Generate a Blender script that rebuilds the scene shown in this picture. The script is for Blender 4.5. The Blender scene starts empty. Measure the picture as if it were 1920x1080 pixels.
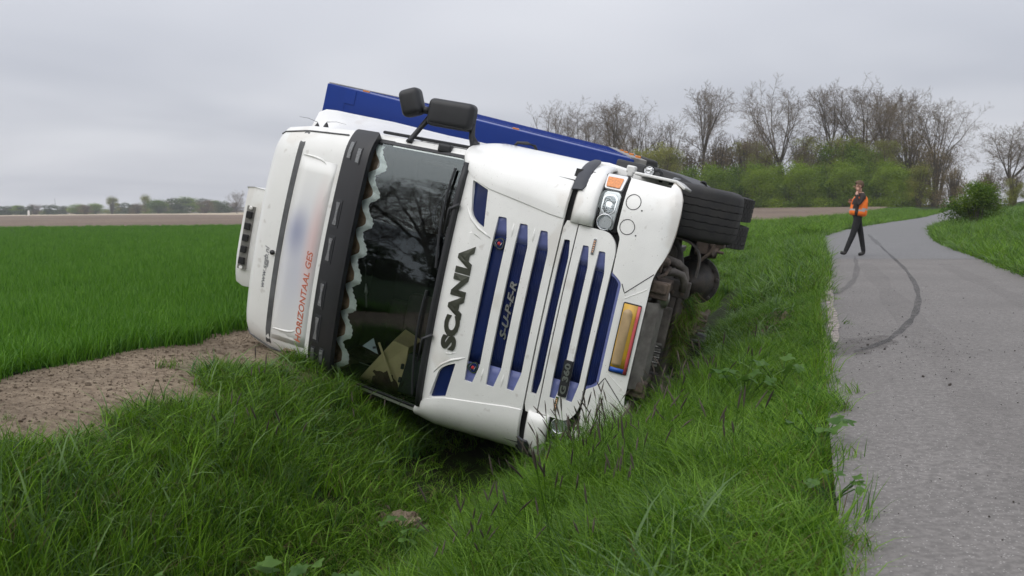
import bpy, bmesh, math, random
import numpy as np
from mathutils import Vector, Matrix, noise

random.seed(7)
rng = np.random.default_rng(7)
SC = bpy.context.scene
COL = SC.collection
R = math.radians

# ------------------------------------------------------------------ camera
CF, CH, CPIT, CROLL = 1867.0, 1.23, R(4.58), R(0.54)
c_f = np.array([0, math.cos(CPIT), -math.sin(CPIT)])
c_r0 = np.array([1.0, 0, 0]); c_u0 = np.cross(c_r0, c_f)
c_r = c_r0 * math.cos(CROLL) - c_u0 * math.sin(CROLL)
c_u = np.cross(c_r, c_f)
cam_d = bpy.data.cameras.new('camera')
cam = bpy.data.objects.new('camera', cam_d); COL.objects.link(cam)
cam.matrix_world = Matrix(((c_r[0], c_u[0], -c_f[0], 0), (c_r[1], c_u[1], -c_f[1], 0),
                           (c_r[2], c_u[2], -c_f[2], CH), (0, 0, 0, 1)))
cam_d.sensor_width = 36; cam_d.lens = 36 * CF / 1920
cam_d.clip_start = 0.05; cam_d.clip_end = 9000
cam_d.dof.use_dof = True; cam_d.dof.focus_distance = 7.6; cam_d.dof.aperture_fstop = 4.5
SC.camera = cam

# ------------------------------------------------------------------ world: overcast sky
SUN_EL, SUN_AZ = R(48), R(228)      # azimuth from +Y clockwise: behind the camera on the left
W = bpy.data.worlds.new('World'); SC.world = W; W.use_nodes = True
nt = W.node_tree; nt.nodes.clear()
def wn(t, **k):
    n = nt.nodes.new(t)
    for a, b in k.items(): setattr(n, a, b)
    return n
sky = wn('ShaderNodeTexSky', sky_type='NISHITA', sun_disc=False, sun_elevation=SUN_EL, sun_rotation=SUN_AZ)
sky.air_density = 1.0; sky.dust_density = 3.0
geo = wn('ShaderNodeTexCoord')
sep = wn('ShaderNodeSeparateXYZ'); nt.links.new(geo.outputs['Generated'], sep.inputs[0])
# project the view direction onto a cloud deck so that the clouds flatten towards the horizon
zc = wn('ShaderNodeMath', operation='MAXIMUM'); nt.links.new(sep.outputs[2], zc.inputs[0]); zc.inputs[1].default_value = 0.0
za = wn('ShaderNodeMath', operation='ADD'); nt.links.new(zc.outputs[0], za.inputs[0]); za.inputs[1].default_value = 0.10
dx = wn('ShaderNodeMath', operation='DIVIDE'); nt.links.new(sep.outputs[0], dx.inputs[0]); nt.links.new(za.outputs[0], dx.inputs[1])
dy = wn('ShaderNodeMath', operation='DIVIDE'); nt.links.new(sep.outputs[1], dy.inputs[0]); nt.links.new(za.outputs[0], dy.inputs[1])
cmb = wn('ShaderNodeCombineXYZ'); nt.links.new(dx.outputs[0], cmb.inputs[0]); nt.links.new(dy.outputs[0], cmb.inputs[1])
nz = wn('ShaderNodeTexNoise'); nz.inputs['Scale'].default_value = 0.42; nz.inputs['Detail'].default_value = 3
nz.inputs['Roughness'].default_value = 0.45; nz.inputs['Distortion'].default_value = 0.3
nt.links.new(cmb.outputs[0], nz.inputs['Vector'])
cr = wn('ShaderNodeValToRGB')
cr.color_ramp.elements[0].position = 0.36; cr.color_ramp.elements[0].color = (4.75, 4.93, 5.5, 1)
cr.color_ramp.elements[1].position = 0.66; cr.color_ramp.elements[1].color = (6.6, 6.72, 7.15, 1)
nt.links.new(nz.outputs['Fac'], cr.inputs[0])
# an overcast dome brightens steadily towards the zenith
dome = wn('ShaderNodeMapRange'); nt.links.new(sep.outputs[2], dome.inputs[0])
dome.inputs[1].default_value = 0.0; dome.inputs[2].default_value = 1.0
dome.inputs[3].default_value = 0.92; dome.inputs[4].default_value = 1.75
ml = wn('ShaderNodeVectorMath', operation='SCALE'); nt.links.new(cr.outputs[0], ml.inputs[0]); nt.links.new(dome.outputs[0], ml.inputs[3])
mx = wn('ShaderNodeMixRGB'); mx.inputs[0].default_value = 0.93
nt.links.new(sky.outputs[0], mx.inputs[1]); nt.links.new(ml.outputs[0], mx.inputs[2])
bg = wn('ShaderNodeBackground'); bg.inputs['Strength'].default_value = 0.1
nt.links.new(mx.outputs[0], bg.inputs[0])
wo = wn('ShaderNodeOutputWorld'); nt.links.new(bg.outputs[0], wo.inputs[0])

sun_d = bpy.data.lights.new('sun', 'SUN'); sun_d.energy = 1.5; sun_d.angle = R(80); sun_d.color = (1, 0.97, 0.92)
sun = bpy.data.objects.new('sun', sun_d); COL.objects.link(sun)
sd = Vector((math.sin(SUN_AZ) * math.cos(SUN_EL), math.cos(SUN_AZ) * math.cos(SUN_EL), math.sin(SUN_EL)))
sun.rotation_euler = sd.to_track_quat('Z', 'Y').to_euler()

SC.view_settings.view_transform = 'Standard'; SC.view_settings.look = 'None'
SC.view_settings.gamma = 1; SC.view_settings.use_curve_mapping = False
SC.view_settings.exposure = 0.22
SC.render.engine = 'CYCLES'
SC.cycles.max_bounces = 8; SC.cycles.transparent_max_bounces = 12
SC.cycles.use_denoising = True; SC.cycles.use_adaptive_sampling = False

# ------------------------------------------------------------------ helpers: objects
def link(name, me, parent=None, mat=None):
    o = bpy.data.objects.new(name, me); COL.objects.link(o)
    if parent is not None: o.parent = parent
    if mat is not None:
        for m in (mat if isinstance(mat, (list, tuple)) else [mat]): me.materials.append(m)
    return o
def tag(o, label=None, cat=None, group=None, kind=None):
    if label: o['label'] = label
    if cat: o['category'] = cat
    if group: o['group'] = group
    if kind: o['kind'] = kind
    return o
def empty(name, M=None, loc=None):
    o = bpy.data.objects.new(name, None); COL.objects.link(o); o.empty_display_size = 0.2
    if M is not None: o.matrix_world = M
    if loc is not None: o.location = loc
    return o
def mesh(name, v, f, mat=None, parent=None, smooth=False, bevel=0.0, mats=None, solid=0.0):
    me = bpy.data.meshes.new(name)
    me.from_pydata([tuple(map(float, p)) for p in v], [], [tuple(map(int, q)) for q in f])
    me.update()
    if smooth: me.polygons.foreach_set('use_smooth', [True] * len(me.polygons))
    o = link(name, me, parent, mat)
    if mats is not None: me.polygons.foreach_set('material_index', mats)
    if solid:
        m = o.modifiers.new('solid', 'SOLIDIFY'); m.thickness = solid; m.offset = -1
    if bevel:
        b = o.modifiers.new('bevel', 'BEVEL'); b.width = bevel; b.segments = 2; b.limit_method = 'ANGLE'
        b.angle_limit = R(38); b.harden_normals = smooth
    return o
class MB:
    """collects boxes, tubes and rings that belong to ONE part"""
    def __init__(s): s.v = []; s.f = []; s.mi = []
    def add(s, v, f, mi=0):
        k = len(s.v); s.v += [tuple(p) for p in v]; s.f += [tuple(i + k for i in q) for q in f]; s.mi += [mi] * len(f); return s
    def box(s, c, d, rot=None, mi=0):
        c = Vector(c); q = [Vector((x * d[0] / 2, y * d[1] / 2, z * d[2] / 2)) for x in (-1, 1) for y in (-1, 1) for z in (-1, 1)]
        if rot is not None: q = [rot @ p for p in q]
        return s.add([c + p for p in q], [(0, 1, 3, 2), (4, 6, 7, 5), (0, 4, 5, 1), (2, 3, 7, 6), (0, 2, 6, 4), (1, 5, 7, 3)], mi)
    def tube(s, pts, r, n=8, cap=True, mi=0):
        pts = [Vector(p) for p in pts]; rs = r if isinstance(r, (list, tuple)) else [r] * len(pts)
        v = []; f = []; up = Vector((0.31, 0.2, 0.93))
        for i, p in enumerate(pts):
            d = (pts[min(i + 1, len(pts) - 1)] - pts[max(i - 1, 0)]).normalized()
            a = d.cross(up)
            if a.length < 1e-3: a = d.cross(Vector((1, 0, 0)))
            a.normalize(); b = d.cross(a)
            for k in range(n):
                t = 2 * math.pi * k / n
                v.append(p + (a * math.cos(t) + b * math.sin(t)) * rs[i])
        for i in range(len(pts) - 1):
            for k in range(n):
                k2 = (k + 1) % n
                f.append((i * n + k, i * n + k2, (i + 1) * n + k2, (i + 1) * n + k))
        if cap:
            f.append(tuple(range(n))[::-1]); f.append(tuple((len(pts) - 1) * n + k for k in range(n)))
        return s.add(v, f, mi)
    def lathe(s, c, axis, prof, n=32, closed=True, mi=0):
        """prof: list of (distance along axis, radius)"""
        c = Vector(c); ax = Vector(axis).normalized()
        a = ax.orthogonal().normalized(); b = ax.cross(a); v = []; f = []; m = len(prof)
        for k in range(n):
            t = 2 * math.pi * k / n; e = a * math.cos(t) + b * math.sin(t)
            v += [c + ax * q[0] + e * q[1] for q in prof]
        for k in range(n):
            k2 = (k + 1) % n
            for i in range(m - 1): f.append((k * m + i, k * m + i + 1, k2 * m + i + 1, k2 * m + i))
        return s.add(v, f, mi)
    def grid(s, rows, mi=0):
        m = len(rows[0]); v = [p for r in rows for p in r]
        f = [(i * m + j, i * m + j + 1, (i + 1) * m + j + 1, (i + 1) * m + j) for i in range(len(rows) - 1) for j in range(m - 1)]
        return s.add(v, f, mi)
    def build(s, name, mat, parent=None, smooth=False, bevel=0.0, solid=0.0):
        return mesh(name, s.v, s.f, mat, parent, smooth, bevel, s.mi if max(s.mi, default=0) else None, solid)
def copy_tree(o, parent=None):
    c = o.copy(); COL.objects.link(c)
    if parent is not None: c.parent = parent
    for ch in list(o.children): copy_tree(ch, c)
    return c

# ------------------------------------------------------------------ helpers: materials
def material(name, col, rough=0.5, metal=0.0, var=0.0, vscale=4.0, bump=0.0, bscale=40.0, col2=None, coat=0.0, spec=0.5, trans=0.0):
    m = bpy.data.materials.new(name); m.use_nodes = True
    n = m.node_tree; p = n.nodes['Principled BSDF']
    p.inputs['Base Color'].default_value = (*col, 1); p.inputs['Roughness'].default_value = rough
    p.inputs['Metallic'].default_value = metal; p.inputs['Specular IOR Level'].default_value = spec
    p.inputs['Coat Weight'].default_value = coat; p.inputs['Coat Roughness'].default_value = 0.08
    if trans: p.inputs['Transmission Weight'].default_value = trans
    tc = n.nodes.new('ShaderNodeTexCoord')
    if var or col2:
        t = n.nodes.new('ShaderNodeTexNoise'); t.inputs['Scale'].default_value = vscale; t.inputs['Detail'].default_value = 6; t.inputs['Roughness'].default_value = 0.62
        n.links.new(tc.outputs['Object'], t.inputs['Vector'])
        r = n.nodes.new('ShaderNodeValToRGB')
        a = col; b = col2 if col2 else tuple(c * (1 - var) for c in col)
        r.color_ramp.elements[0].position = 0.35; r.color_ramp.elements[0].color = (*b, 1)
        r.color_ramp.elements[1].position = 0.62; r.color_ramp.elements[1].color = (*a, 1)
        n.links.new(t.outputs['Fac'], r.inputs[0]); n.links.new(r.outputs[0], p.inputs['Base Color'])
    if bump:
        t = n.nodes.new('ShaderNodeTexNoise'); t.inputs['Scale'].default_value = bscale; t.inputs['Detail'].default_value = 5
        n.links.new(tc.outputs['Object'], t.inputs['Vector'])
        b = n.nodes.new('ShaderNodeBump'); b.inputs['Strength'].default_value = bump; b.inputs['Distance'].default_value = 0.02
        n.links.new(t.outputs['Fac'], b.inputs['Height']); n.links.new(b.outputs[0], p.inputs['Normal'])
    return m
def foliage_material(name, col, col2, tl=0.35, rough=0.55, attr='shade'):
    """leaf / blade: colour runs from col to col2 by a per-piece value stored on the mesh, plus a per-instance change"""
    m = bpy.data.materials.new(name); m.use_nodes = True; n = m.node_tree; n.nodes.clear()
    at = n.nodes.new('ShaderNodeAttribute'); at.attribute_name = attr
    oi = n.nodes.new('ShaderNodeObjectInfo')
    ad = n.nodes.new('ShaderNodeMath'); ad.operation = 'MULTIPLY_ADD'; n.links.new(oi.outputs['Random'], ad.inputs[0]); ad.inputs[1].default_value = 0.5
    sb = n.nodes.new('ShaderNodeMath'); sb.operation = 'SUBTRACT'; n.links.new(at.outputs['Fac'], sb.inputs[0]); sb.inputs[1].default_value = 0.25
    n.links.new(sb.outputs[0], ad.inputs[2])
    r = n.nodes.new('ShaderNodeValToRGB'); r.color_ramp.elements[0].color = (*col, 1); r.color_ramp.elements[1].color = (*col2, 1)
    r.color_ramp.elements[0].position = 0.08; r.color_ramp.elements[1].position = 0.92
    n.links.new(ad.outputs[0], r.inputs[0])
    p = n.nodes.new('ShaderNodeBsdfPrincipled'); p.inputs['Roughness'].default_value = rough; p.inputs['Specular IOR Level'].default_value = 0.35
    n.links.new(r.outputs[0], p.inputs['Base Color'])
    t = n.nodes.new('ShaderNodeBsdfTranslucent'); n.links.new(r.outputs[0], t.inputs[0])
    mxs = n.nodes.new('ShaderNodeMixShader'); mxs.inputs[0].default_value = tl
    n.links.new(p.outputs[0], mxs.inputs[1]); n.links.new(t.outputs[0], mxs.inputs[2])
    o = n.nodes.new('ShaderNodeOutputMaterial'); n.links.new(mxs.outputs[0], o.inputs[0])
    return m
def ground_material(name, cols, scale, bump=0.6, bscale=25, rough=0.9, fine=None, mscale=None):
    """cols: three colours over two scales of noise"""
    m = bpy.data.materials.new(name); m.use_nodes = True; n = m.node_tree; p = n.nodes['Principled BSDF']
    p.inputs['Roughness'].default_value = rough; p.inputs['Specular IOR Level'].default_value = 0.2
    tc = n.nodes.new('ShaderNodeTexCoord')
    a = n.nodes.new('ShaderNodeTexNoise'); a.inputs['Scale'].default_value = scale; a.inputs['Detail'].default_value = 9; a.inputs['Roughness'].default_value = 0.7
    n.links.new(tc.outputs['Object'], a.inputs['Vector'])
    r = n.nodes.new('ShaderNodeValToRGB'); e = r.color_ramp.elements
    e[0].position = 0.34; e[0].color = (*cols[0], 1); e[1].position = 0.66; e[1].color = (*cols[2], 1)
    k = e.new(0.5); k.color = (*cols[1], 1)
    n.links.new(a.outputs['Fac'], r.inputs[0])
    last = r.outputs[0]
    if mscale:
        b = n.nodes.new('ShaderNodeTexNoise'); b.inputs['Scale'].default_value = mscale; b.inputs['Detail'].default_value = 3
        n.links.new(tc.outputs['Object'], b.inputs['Vector'])
        mr = n.nodes.new('ShaderNodeMapRange'); mr.inputs[1].default_value = 0.3; mr.inputs[2].default_value = 0.7; mr.inputs[3].default_value = 0.75; mr.inputs[4].default_value = 1.2
        n.links.new(b.outputs['Fac'], mr.inputs[0])
        sc = n.nodes.new('ShaderNodeVectorMath'); sc.operation = 'SCALE'; n.links.new(last, sc.inputs[0]); n.links.new(mr.outputs[0], sc.inputs[3]); last = sc.outputs[0]
    n.links.new(last, p.inputs['Base Color'])
    t = n.nodes.new('ShaderNodeTexNoise'); t.inputs['Scale'].default_value = bscale; t.inputs['Detail'].default_value = 8; t.inputs['Roughness'].default_value = 0.7
    n.links.new(tc.outputs['Object'], t.inputs['Vector'])
    bp = n.nodes.new('ShaderNodeBump'); bp.inputs['Strength'].default_value = bump; bp.inputs['Distance'].default_value = 0.05
    n.links.new(t.outputs['Fac'], bp.inputs['Height']); n.links.new(bp.outputs[0], p.inputs['Normal'])
    return m

M = {}
M['white'] = material('white_paint', (0.84, 0.84, 0.815), 0.3, var=0.07, vscale=3.0, coat=0.5)
M['white_roof'] = material('white_roof_paint', (0.80, 0.80, 0.775), 0.38, var=0.05, vscale=2.0, coat=0.3)
M['white_dirty'] = material('mud_splashed_white_paint', (0.72, 0.69, 0.64), 0.55, col2=(0.50, 0.42, 0.34), vscale=9)
M['blue'] = material('dark_blue_paint', (0.004, 0.016, 0.095), 0.45, var=0.25, vscale=3, coat=0.1, spec=.3)
M['blue_light'] = material('pale_blue_panel', (0.125, 0.15, 0.35), 0.42, var=0.12, vscale=20)
M['blue_trailer'] = material('royal_blue_paint', (0.004, 0.038, 0.27), 0.4, var=0.12, vscale=1.5, coat=0.2)
M['black_plastic'] = material('black_plastic', (0.022, 0.023, 0.026), 0.48, var=0.25, vscale=8, bump=0.08, bscale=300)
M['grey_plastic'] = material('dark_grey_plastic', (0.05, 0.053, 0.065), 0.55, var=0.2, vscale=6, bump=0.08, bscale=300)
M['visor'] = material('smoked_visor_plastic', (0.012, 0.012, 0.014), 0.42, var=0.15, vscale=3, coat=0.0)
M['rubber'] = material('tyre_rubber', (0.022, 0.022, 0.023), 0.72, col2=(0.038, 0.036, 0.033), vscale=7, bump=0.15, bscale=120)
M['seal'] = material('rubber_seal', (0.115, 0.118, 0.122), 0.6, var=0.5, vscale=5)
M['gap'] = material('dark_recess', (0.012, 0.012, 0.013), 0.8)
M['lining'] = material('cab_lining', (0.018, 0.018, 0.017), 0.85, var=0.3, vscale=6)
M['dash'] = material('dashboard_plastic', (0.03, 0.042, 0.042), 0.5, var=0.2, vscale=5)
M['seat'] = material('seat_cloth', (0.035, 0.030, 0.027), 0.9, var=0.3, vscale=30)
M['letters'] = material('olive_grey_lettering', (0.085, 0.09, 0.07), 0.35, metal=0.55, var=0.2, vscale=9)
M['silver'] = material('silver_letters', (0.42, 0.43, 0.43), 0.3, metal=0.8)
M['chrome'] = material('lamp_reflector', (0.62, 0.63, 0.65), 0.16, metal=1.0, bump=0.9, bscale=45)
M['chrome_plain'] = material('chrome_trim', (0.7, 0.71, 0.73), 0.16, metal=1.0)
M['lamp_silver'] = material('lamp_bezel_silver', (0.70, 0.71, 0.72), 0.3, metal=0.25)
M['amber'] = material('amber_lens', (0.8, 0.26, 0.04), 0.22, var=0.3, vscale=60, coat=0.6)
M['amber_led'] = material('amber_led', (0.75, 0.42, 0.25), 0.3)
M['red'] = material('red_enamel', (0.45, 0.03, 0.03), 0.3)
M['plate_yellow'] = material('yellow_plate', (0.62, 0.36, 0.02), 0.45, col2=(0.55, 0.34, 0.09), vscale=7)
M['plate_text'] = material('worn_plate_face', (0.42, 0.30, 0.16), 0.5, var=0.12, vscale=14)
M['plate_pink'] = material('red_plate_strip', (0.52, 0.09, 0.10), 0.45)
M['plate_blue'] = material('blue_plate_band', (0.02, 0.09, 0.42), 0.4)
M['print_white'] = material('white_print', (0.75, 0.72, 0.70), 0.5)
M['print_orange'] = material('orange_print', (0.52, 0.145, 0.08), 0.5)
M['print_black'] = material('black_print', (0.05, 0.055, 0.075), 0.5)
M['print_blue'] = material('faded_blue_print', (0.10, 0.13, 0.30), 0.5)
M['steel_dirty'] = material('dirty_steel', (0.13, 0.115, 0.10), 0.7, col2=(0.055, 0.048, 0.043), vscale=9, bump=0.3, bscale=40)
M['steel_dark'] = material('dark_chassis_paint', (0.050, 0.047, 0.045), 0.65, col2=(0.085, 0.07, 0.058), vscale=7, bump=0.2, bscale=40)
M['steel_rust'] = material('rusty_brown_steel', (0.15, 0.112, 0.086), 0.8, col2=(0.07, 0.055, 0.046), vscale=12, bump=0.3, bscale=50)
M['alu'] = material('aluminium', (0.32, 0.31, 0.29), 0.45, metal=0.7, var=0.35, vscale=9)
M['pan'] = material('grey_sump_guard', (0.22, 0.205, 0.19), 0.6, col2=(0.12, 0.108, 0.10), vscale=8)
M['curtain'] = material('brown_curtain', (0.30, 0.20, 0.125), 0.95, var=0.3, vscale=9, bump=0.3, bscale=60)
M['fringe'] = material('pale_green_fringe', (0.86, 0.93, 0.90), 0.9, var=0.08, vscale=60)
M['card'] = material('yellow_cardboard', (0.60, 0.53, 0.28), 0.8, var=0.15, vscale=4)
M['jacket'] = material('brown_jacket', (0.085, 0.055, 0.038), 0.95, var=0.35, vscale=14, bump=0.3, bscale=50)
M['paper'] = material('pale_paper', (0.40, 0.50, 0.54), 0.7)
M['tray'] = material('dark_green_plastic', (0.012, 0.022, 0.020), 0.5)
M['asphalt'] = None

M['visor_reflector'] = material('dull_lamp_reflector', (0.20, 0.205, 0.21), 0.3, metal=.6, bump=0.8, bscale=60)
def add_specks(m, col, sc, thr, amt):
    n = m.node_tree; p = n.nodes['Principled BSDF']; src = p.inputs['Base Color'].links[0].from_socket
    tc = n.nodes.new('ShaderNodeTexCoord'); t = n.nodes.new('ShaderNodeTexNoise'); t.inputs['Scale'].default_value = sc; t.inputs['Detail'].default_value = 2
    n.links.new(tc.outputs['Object'], t.inputs['Vector'])
    q = n.nodes.new('ShaderNodeMapRange'); q.inputs[1].default_value = thr; q.inputs[2].default_value = thr + .06; q.inputs[4].default_value = amt; n.links.new(t.outputs['Fac'], q.inputs[0])
    x = n.nodes.new('ShaderNodeMixRGB'); n.links.new(q.outputs[0], x.inputs[0]); n.links.new(src, x.inputs[1]); x.inputs[2].default_value = (*col, 1); n.links.new(x.outputs[0], p.inputs['Base Color'])
for k_ in ('white', 'white_roof'):
    add_specks(M[k_], (.30, .27, .23), 70, .70, .7); add_specks(M[k_], (.55, .50, .43), 2.2, .60, .35); add_specks(M[k_], (.45, .42, .38), 11, .68, .4)
def glass_material(name, tint, base=0.05, power=0.16):
    m = bpy.data.materials.new(name); m.use_nodes = True; n = m.node_tree; n.nodes.clear()
    tr = n.nodes.new('ShaderNodeBsdfTransparent'); tr.inputs[0].default_value = (*tint, 1)
    gl = n.nodes.new('ShaderNodeBsdfGlossy'); gl.inputs['Roughness'].default_value = 0.015; gl.inputs[0].default_value = (0.86, 0.97, 1.0, 1)
    fr = n.nodes.new('ShaderNodeFresnel'); fr.inputs[0].default_value = 1.55
    a = n.nodes.new('ShaderNodeMath'); a.operation = 'MULTIPLY_ADD'; a.inputs[1].default_value = 1.0; a.inputs[2].default_value = base
    n.links.new(fr.outputs[0], a.inputs[0])
    mxs = n.nodes.new('ShaderNodeMixShader'); n.links.new(a.outputs[0], mxs.inputs[0])
    n.links.new(tr.outputs[0], mxs.inputs[1]); n.links.new(gl.outputs[0], mxs.inputs[2])
    o = n.nodes.new('ShaderNodeOutputMaterial'); n.links.new(mxs.outputs[0], o.inputs[0])
    return m
M['glass'] = glass_material('windscreen_glass', (0.95, 0.98, 0.965), 0.035)
M['lens'] = glass_material('clear_lens', (0.93, 0.95, 0.95), 0.03)
M['dark_glass'] = material('dark_side_glass', (0.012, 0.02, 0.05), 0.05, coat=1.0)

# ------------------------------------------------------------------ ground
PR = R(17.1); cs_, sn_ = math.cos(PR), math.sin(PR)          # the road runs 17 degrees right of straight ahead
def st(x, y): return x * cs_ - y * sn_, x * sn_ + y * cs_
def xy(s, t): return s * cs_ + t * sn_, -s * sn_ + t * cs_
def smooth(a, b, v):
    k = np.clip((np.asarray(v, float) - a) / (b - a), 0, 1); return k * k * (3 - 2 * k)
ROAD_L = [(-12.5, -42), (-5.6, -20), (0.21, -0.1), (1.2, 3.22), (1.54, 4.38), (1.95, 5.75), (2.47, 7.47), (3.15, 9.73), (4.17, 13.1), (5.7, 18.0), (7.6, 24.2), (10.1, 32.5), (13.2, 41.8), (18.1, 52.9), (25.3, 67.5), (35.1, 86.4), (58.9, 133.0), (90, 190), (125, 245), (200, 350)]
ROAD_R = [(-9.3, -43), (-2.4, -21), (3.4, -1.1), (4.45, 2.3), (4.8, 3.5), (5.2, 4.9), (5.75, 6.7), (6.45, 9.0), (7.35, 12.2), (8.8, 17.3), (10.9, 23.6), (13.3, 31.2), (17.0, 40.6), (21.4, 51.2), (28.4, 65.9), (38.0, 84.6), (62.2, 132.0), (93.5, 188.5), (128.5, 243.5), (203.5, 348.5)]
def densify(P, n):
    P = np.array(P, float); d = np.r_[0, np.cumsum(np.hypot(*np.diff(P, axis=0).T))]
    # the same parameter on both edges: by index, so that cross lines stay square to the road
    u = np.linspace(0, len(P) - 1, n); i = np.arange(len(P))
    # smooth the corners of the polyline
    Q = np.stack([np.interp(u, i, P[:, 0]), np.interp(u, i, P[:, 1])], 1)
    k = np.ones(7) / 7
    Qs = Q.copy()
    for c in (0, 1): Qs[3:-3, c] = np.convolve(Q[:, c], k, 'valid')
    return Qs
NR = 190
RL, RR = densify(ROAD_L, NR), densify(ROAD_R, NR)
RC = (RL + RR) / 2; RH = np.hypot(*(RR - RL).T) / 2
def road_dist(x, y):
    """signed distance from the centre line (right positive) minus nothing, and the local half width"""
    x = np.asarray(x, float).ravel(); y = np.asarray(y, float).ravel()
    D = np.empty_like(x); Hh = np.empty_like(x)
    A = RC[:-1]; B = RC[1:] - RC[:-1]; L2 = (B ** 2).sum(1)
    for i0 in range(0, len(x), 4000):
        P = np.stack([x[i0:i0 + 4000], y[i0:i0 + 4000]], 1)
        w = P[:, None, :] - A[None]
        k = np.clip((w * B[None]).sum(2) / L2, 0, 1)
        q = w - k[..., None] * B[None]
        d2 = (q ** 2).sum(2); j = d2.argmin(1); a = np.arange(len(P))
        sg = B[j, 0] * q[a, j, 1] - B[j, 1] * q[a, j, 0]
        D[i0:i0 + 4000] = np.sqrt(d2[a, j]) * np.where(sg > 0, -1, 1); Hh[i0:i0 + 4000] = RH[j]
    return D, Hh
PS = [-60, -5.7, -4.75, -4.3, -3.9, -3.35, -3.0, -2.7, -2.25, -1.9, -1.5, -1.0, -0.55, -0.1, 0.15, 60]
PZ = [0.0, 0.0, -0.06, -0.18, -0.42, -0.88, -1.06, -1.12, -1.06, -0.86, -0.58, -0.36, -0.16, -0.04, 0.0, 0.0]
def zg(x, y, rough=True):
    shp = np.shape(x); x = np.asarray(x, float).ravel(); y = np.asarray(y, float).ravel()
    s, t = st(x, y); D, Hh = road_dist(x, y)
    # the ditch follows the road edge: beyond the straight it bends with it
    e = D + Hh
    sw = np.where(t < 20, s, e + 0.15 * 0); w = smooth(18, 30, t); se = s * (1 - w) + e * w
    z = np.interp(se, PS, PZ) * (1 - 0.72 * smooth(20, 36, t))
    wob = 0.03 * np.sin(1.7 * t + 0.8 * s) + 0.025 * np.sin(3.1 * s - 1.3 * t + 1) + 0.02 * np.sin(5.3 * t + 2.2 * s)
    inb = smooth(-4.6, -4.0, se) * (1 - smooth(-0.5, 0.0, se))
    if rough: z = z + wob * (inb * 1.2 + 0.25 * (se < -4.3)) * (t < 60)
    r = D - Hh
    bank = smooth(0.7, 5.0, r) * (0.75 + 0.12 * np.sin(t * 0.31) + 0.08 * np.sin(t * 0.9 + s)) * smooth(-30, 5, t)
    z = z + bank
    z = z + 1.0 * smooth(85, 170, y) * smooth(-20, 25, x)
    return z.reshape(shp)

def sheet(name, S, T, off, mat, keep=None, uvw=xy, kind='structure'):
    S = np.array(S); T = np.array(T); g = np.meshgrid(S, T, indexing='ij')
    X, Y = uvw(g[0], g[1]); Z = zg(X, Y) + off
    v = np.stack([X.ravel(), Y.ravel(), Z.ravel()], 1); m = len(T)
    f = [(i * m + j, (i + 1) * m + j, (i + 1) * m + j + 1, i * m + j + 1) for i in range(len(S) - 1) for j in range(m - 1)]
    if keep is not None: f = [q for q in f if all(keep(v[k, 0], v[k, 1]) for k in q)]
    return tag(mesh(name, v, f, mat, smooth=True), kind=kind)
def spaced(*segs):
    out = []
    for a, b, n in segs: out += list(np.linspace(a, b, n, endpoint=False))
    return out + [segs[-1][1]]
def geo_sp(a, b, n): return list(np.geomspace(a, b, n))

M['soil_grass'] = ground_material('turf_soil', ((0.018, 0.016, 0.009), (0.022, 0.034, 0.008), (0.035, 0.055, 0.012)), 6, 0.7, 30)
M['dirt'] = ground_material('dry_dirt', ((0.15, 0.112, 0.078), (0.265, 0.205, 0.145), (0.36, 0.29, 0.21)), 14, 0.9, 30, mscale=0.9)
M['ploughed'] = ground_material('ploughed_soil', ((0.12, 0.088, 0.066), (0.175, 0.132, 0.10), (0.225, 0.175, 0.135)), 1.2, 0.8, 4, mscale=0.05)
M['pale_soil'] = ground_material('pale_stubble', ((0.33, 0.27, 0.19), (0.42, 0.35, 0.25), (0.50, 0.43, 0.32)), 0.2, 0.3, 2)
M['wheat_soil'] = ground_material('wheat_underlay', ((0.012, 0.022, 0.006), (0.018, 0.045, 0.008), (0.028, 0.075, 0.012)), 3.0, 0.5, 20)

S_n = sorted(set([-2500, -1200, -600, -300, -160, -90, -55, -35, -24, -17, -12, -9, -7.2] + spaced((-6, 0.6, 45), (0.6, 8, 16), (8, 30, 12)) + geo_sp(33, 2500, 14)))
T_n = sorted(set([-300, -120, -60, -30, -18, -10, -5] + spaced((-3, 18, 76), (18, 60, 50), (60, 200, 46)) + geo_sp(210, 6000, 16)))
ground = sheet('ground', S_n, T_n, -0.02, M['soil_grass'])
# the dirt strip between the ditch bank and the crop
sheet('dirt_track', spaced((-5.9, -4.05, 14)), spaced((-6, 22, 100), (22, 84, 30)), 0.0, M['dirt'])
# the young wheat, the ploughed land beyond it and a pale stubble strip at the horizon
sheet('wheat_field', [-700, -300, -150, -80, -40, -20, -12, -9, -7.5, -6.5, -5.85], spaced((-40, 20, 30), (20, 92, 24)), 0.012, M['wheat_soil'])
def XY(a, b): return a, b
pl = sheet('ploughed_field', spaced((0, 1, 60)), spaced((0, 1, 24)), 0.06, M['ploughed'],
           uvw=lambda a, b: (-700 * (1 - a) + a * (28 + 0.42 * b * 96), 82 + b * (96 + 214 * smooth(0.92, 0.7, a))))
tag(pl, kind='structure')
sheet('stubble_field', spaced((-1400, -20, 30)), spaced((300, 900, 12)), 0.03, M['pale_soil'], uvw=XY)
far = sheet('far_grass', spaced((-2600, 2600, 20)), spaced((905, 4200, 8)), 0.05, material('far_meadow', (0.06, 0.085, 0.035), 0.9), uvw=XY)

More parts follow.
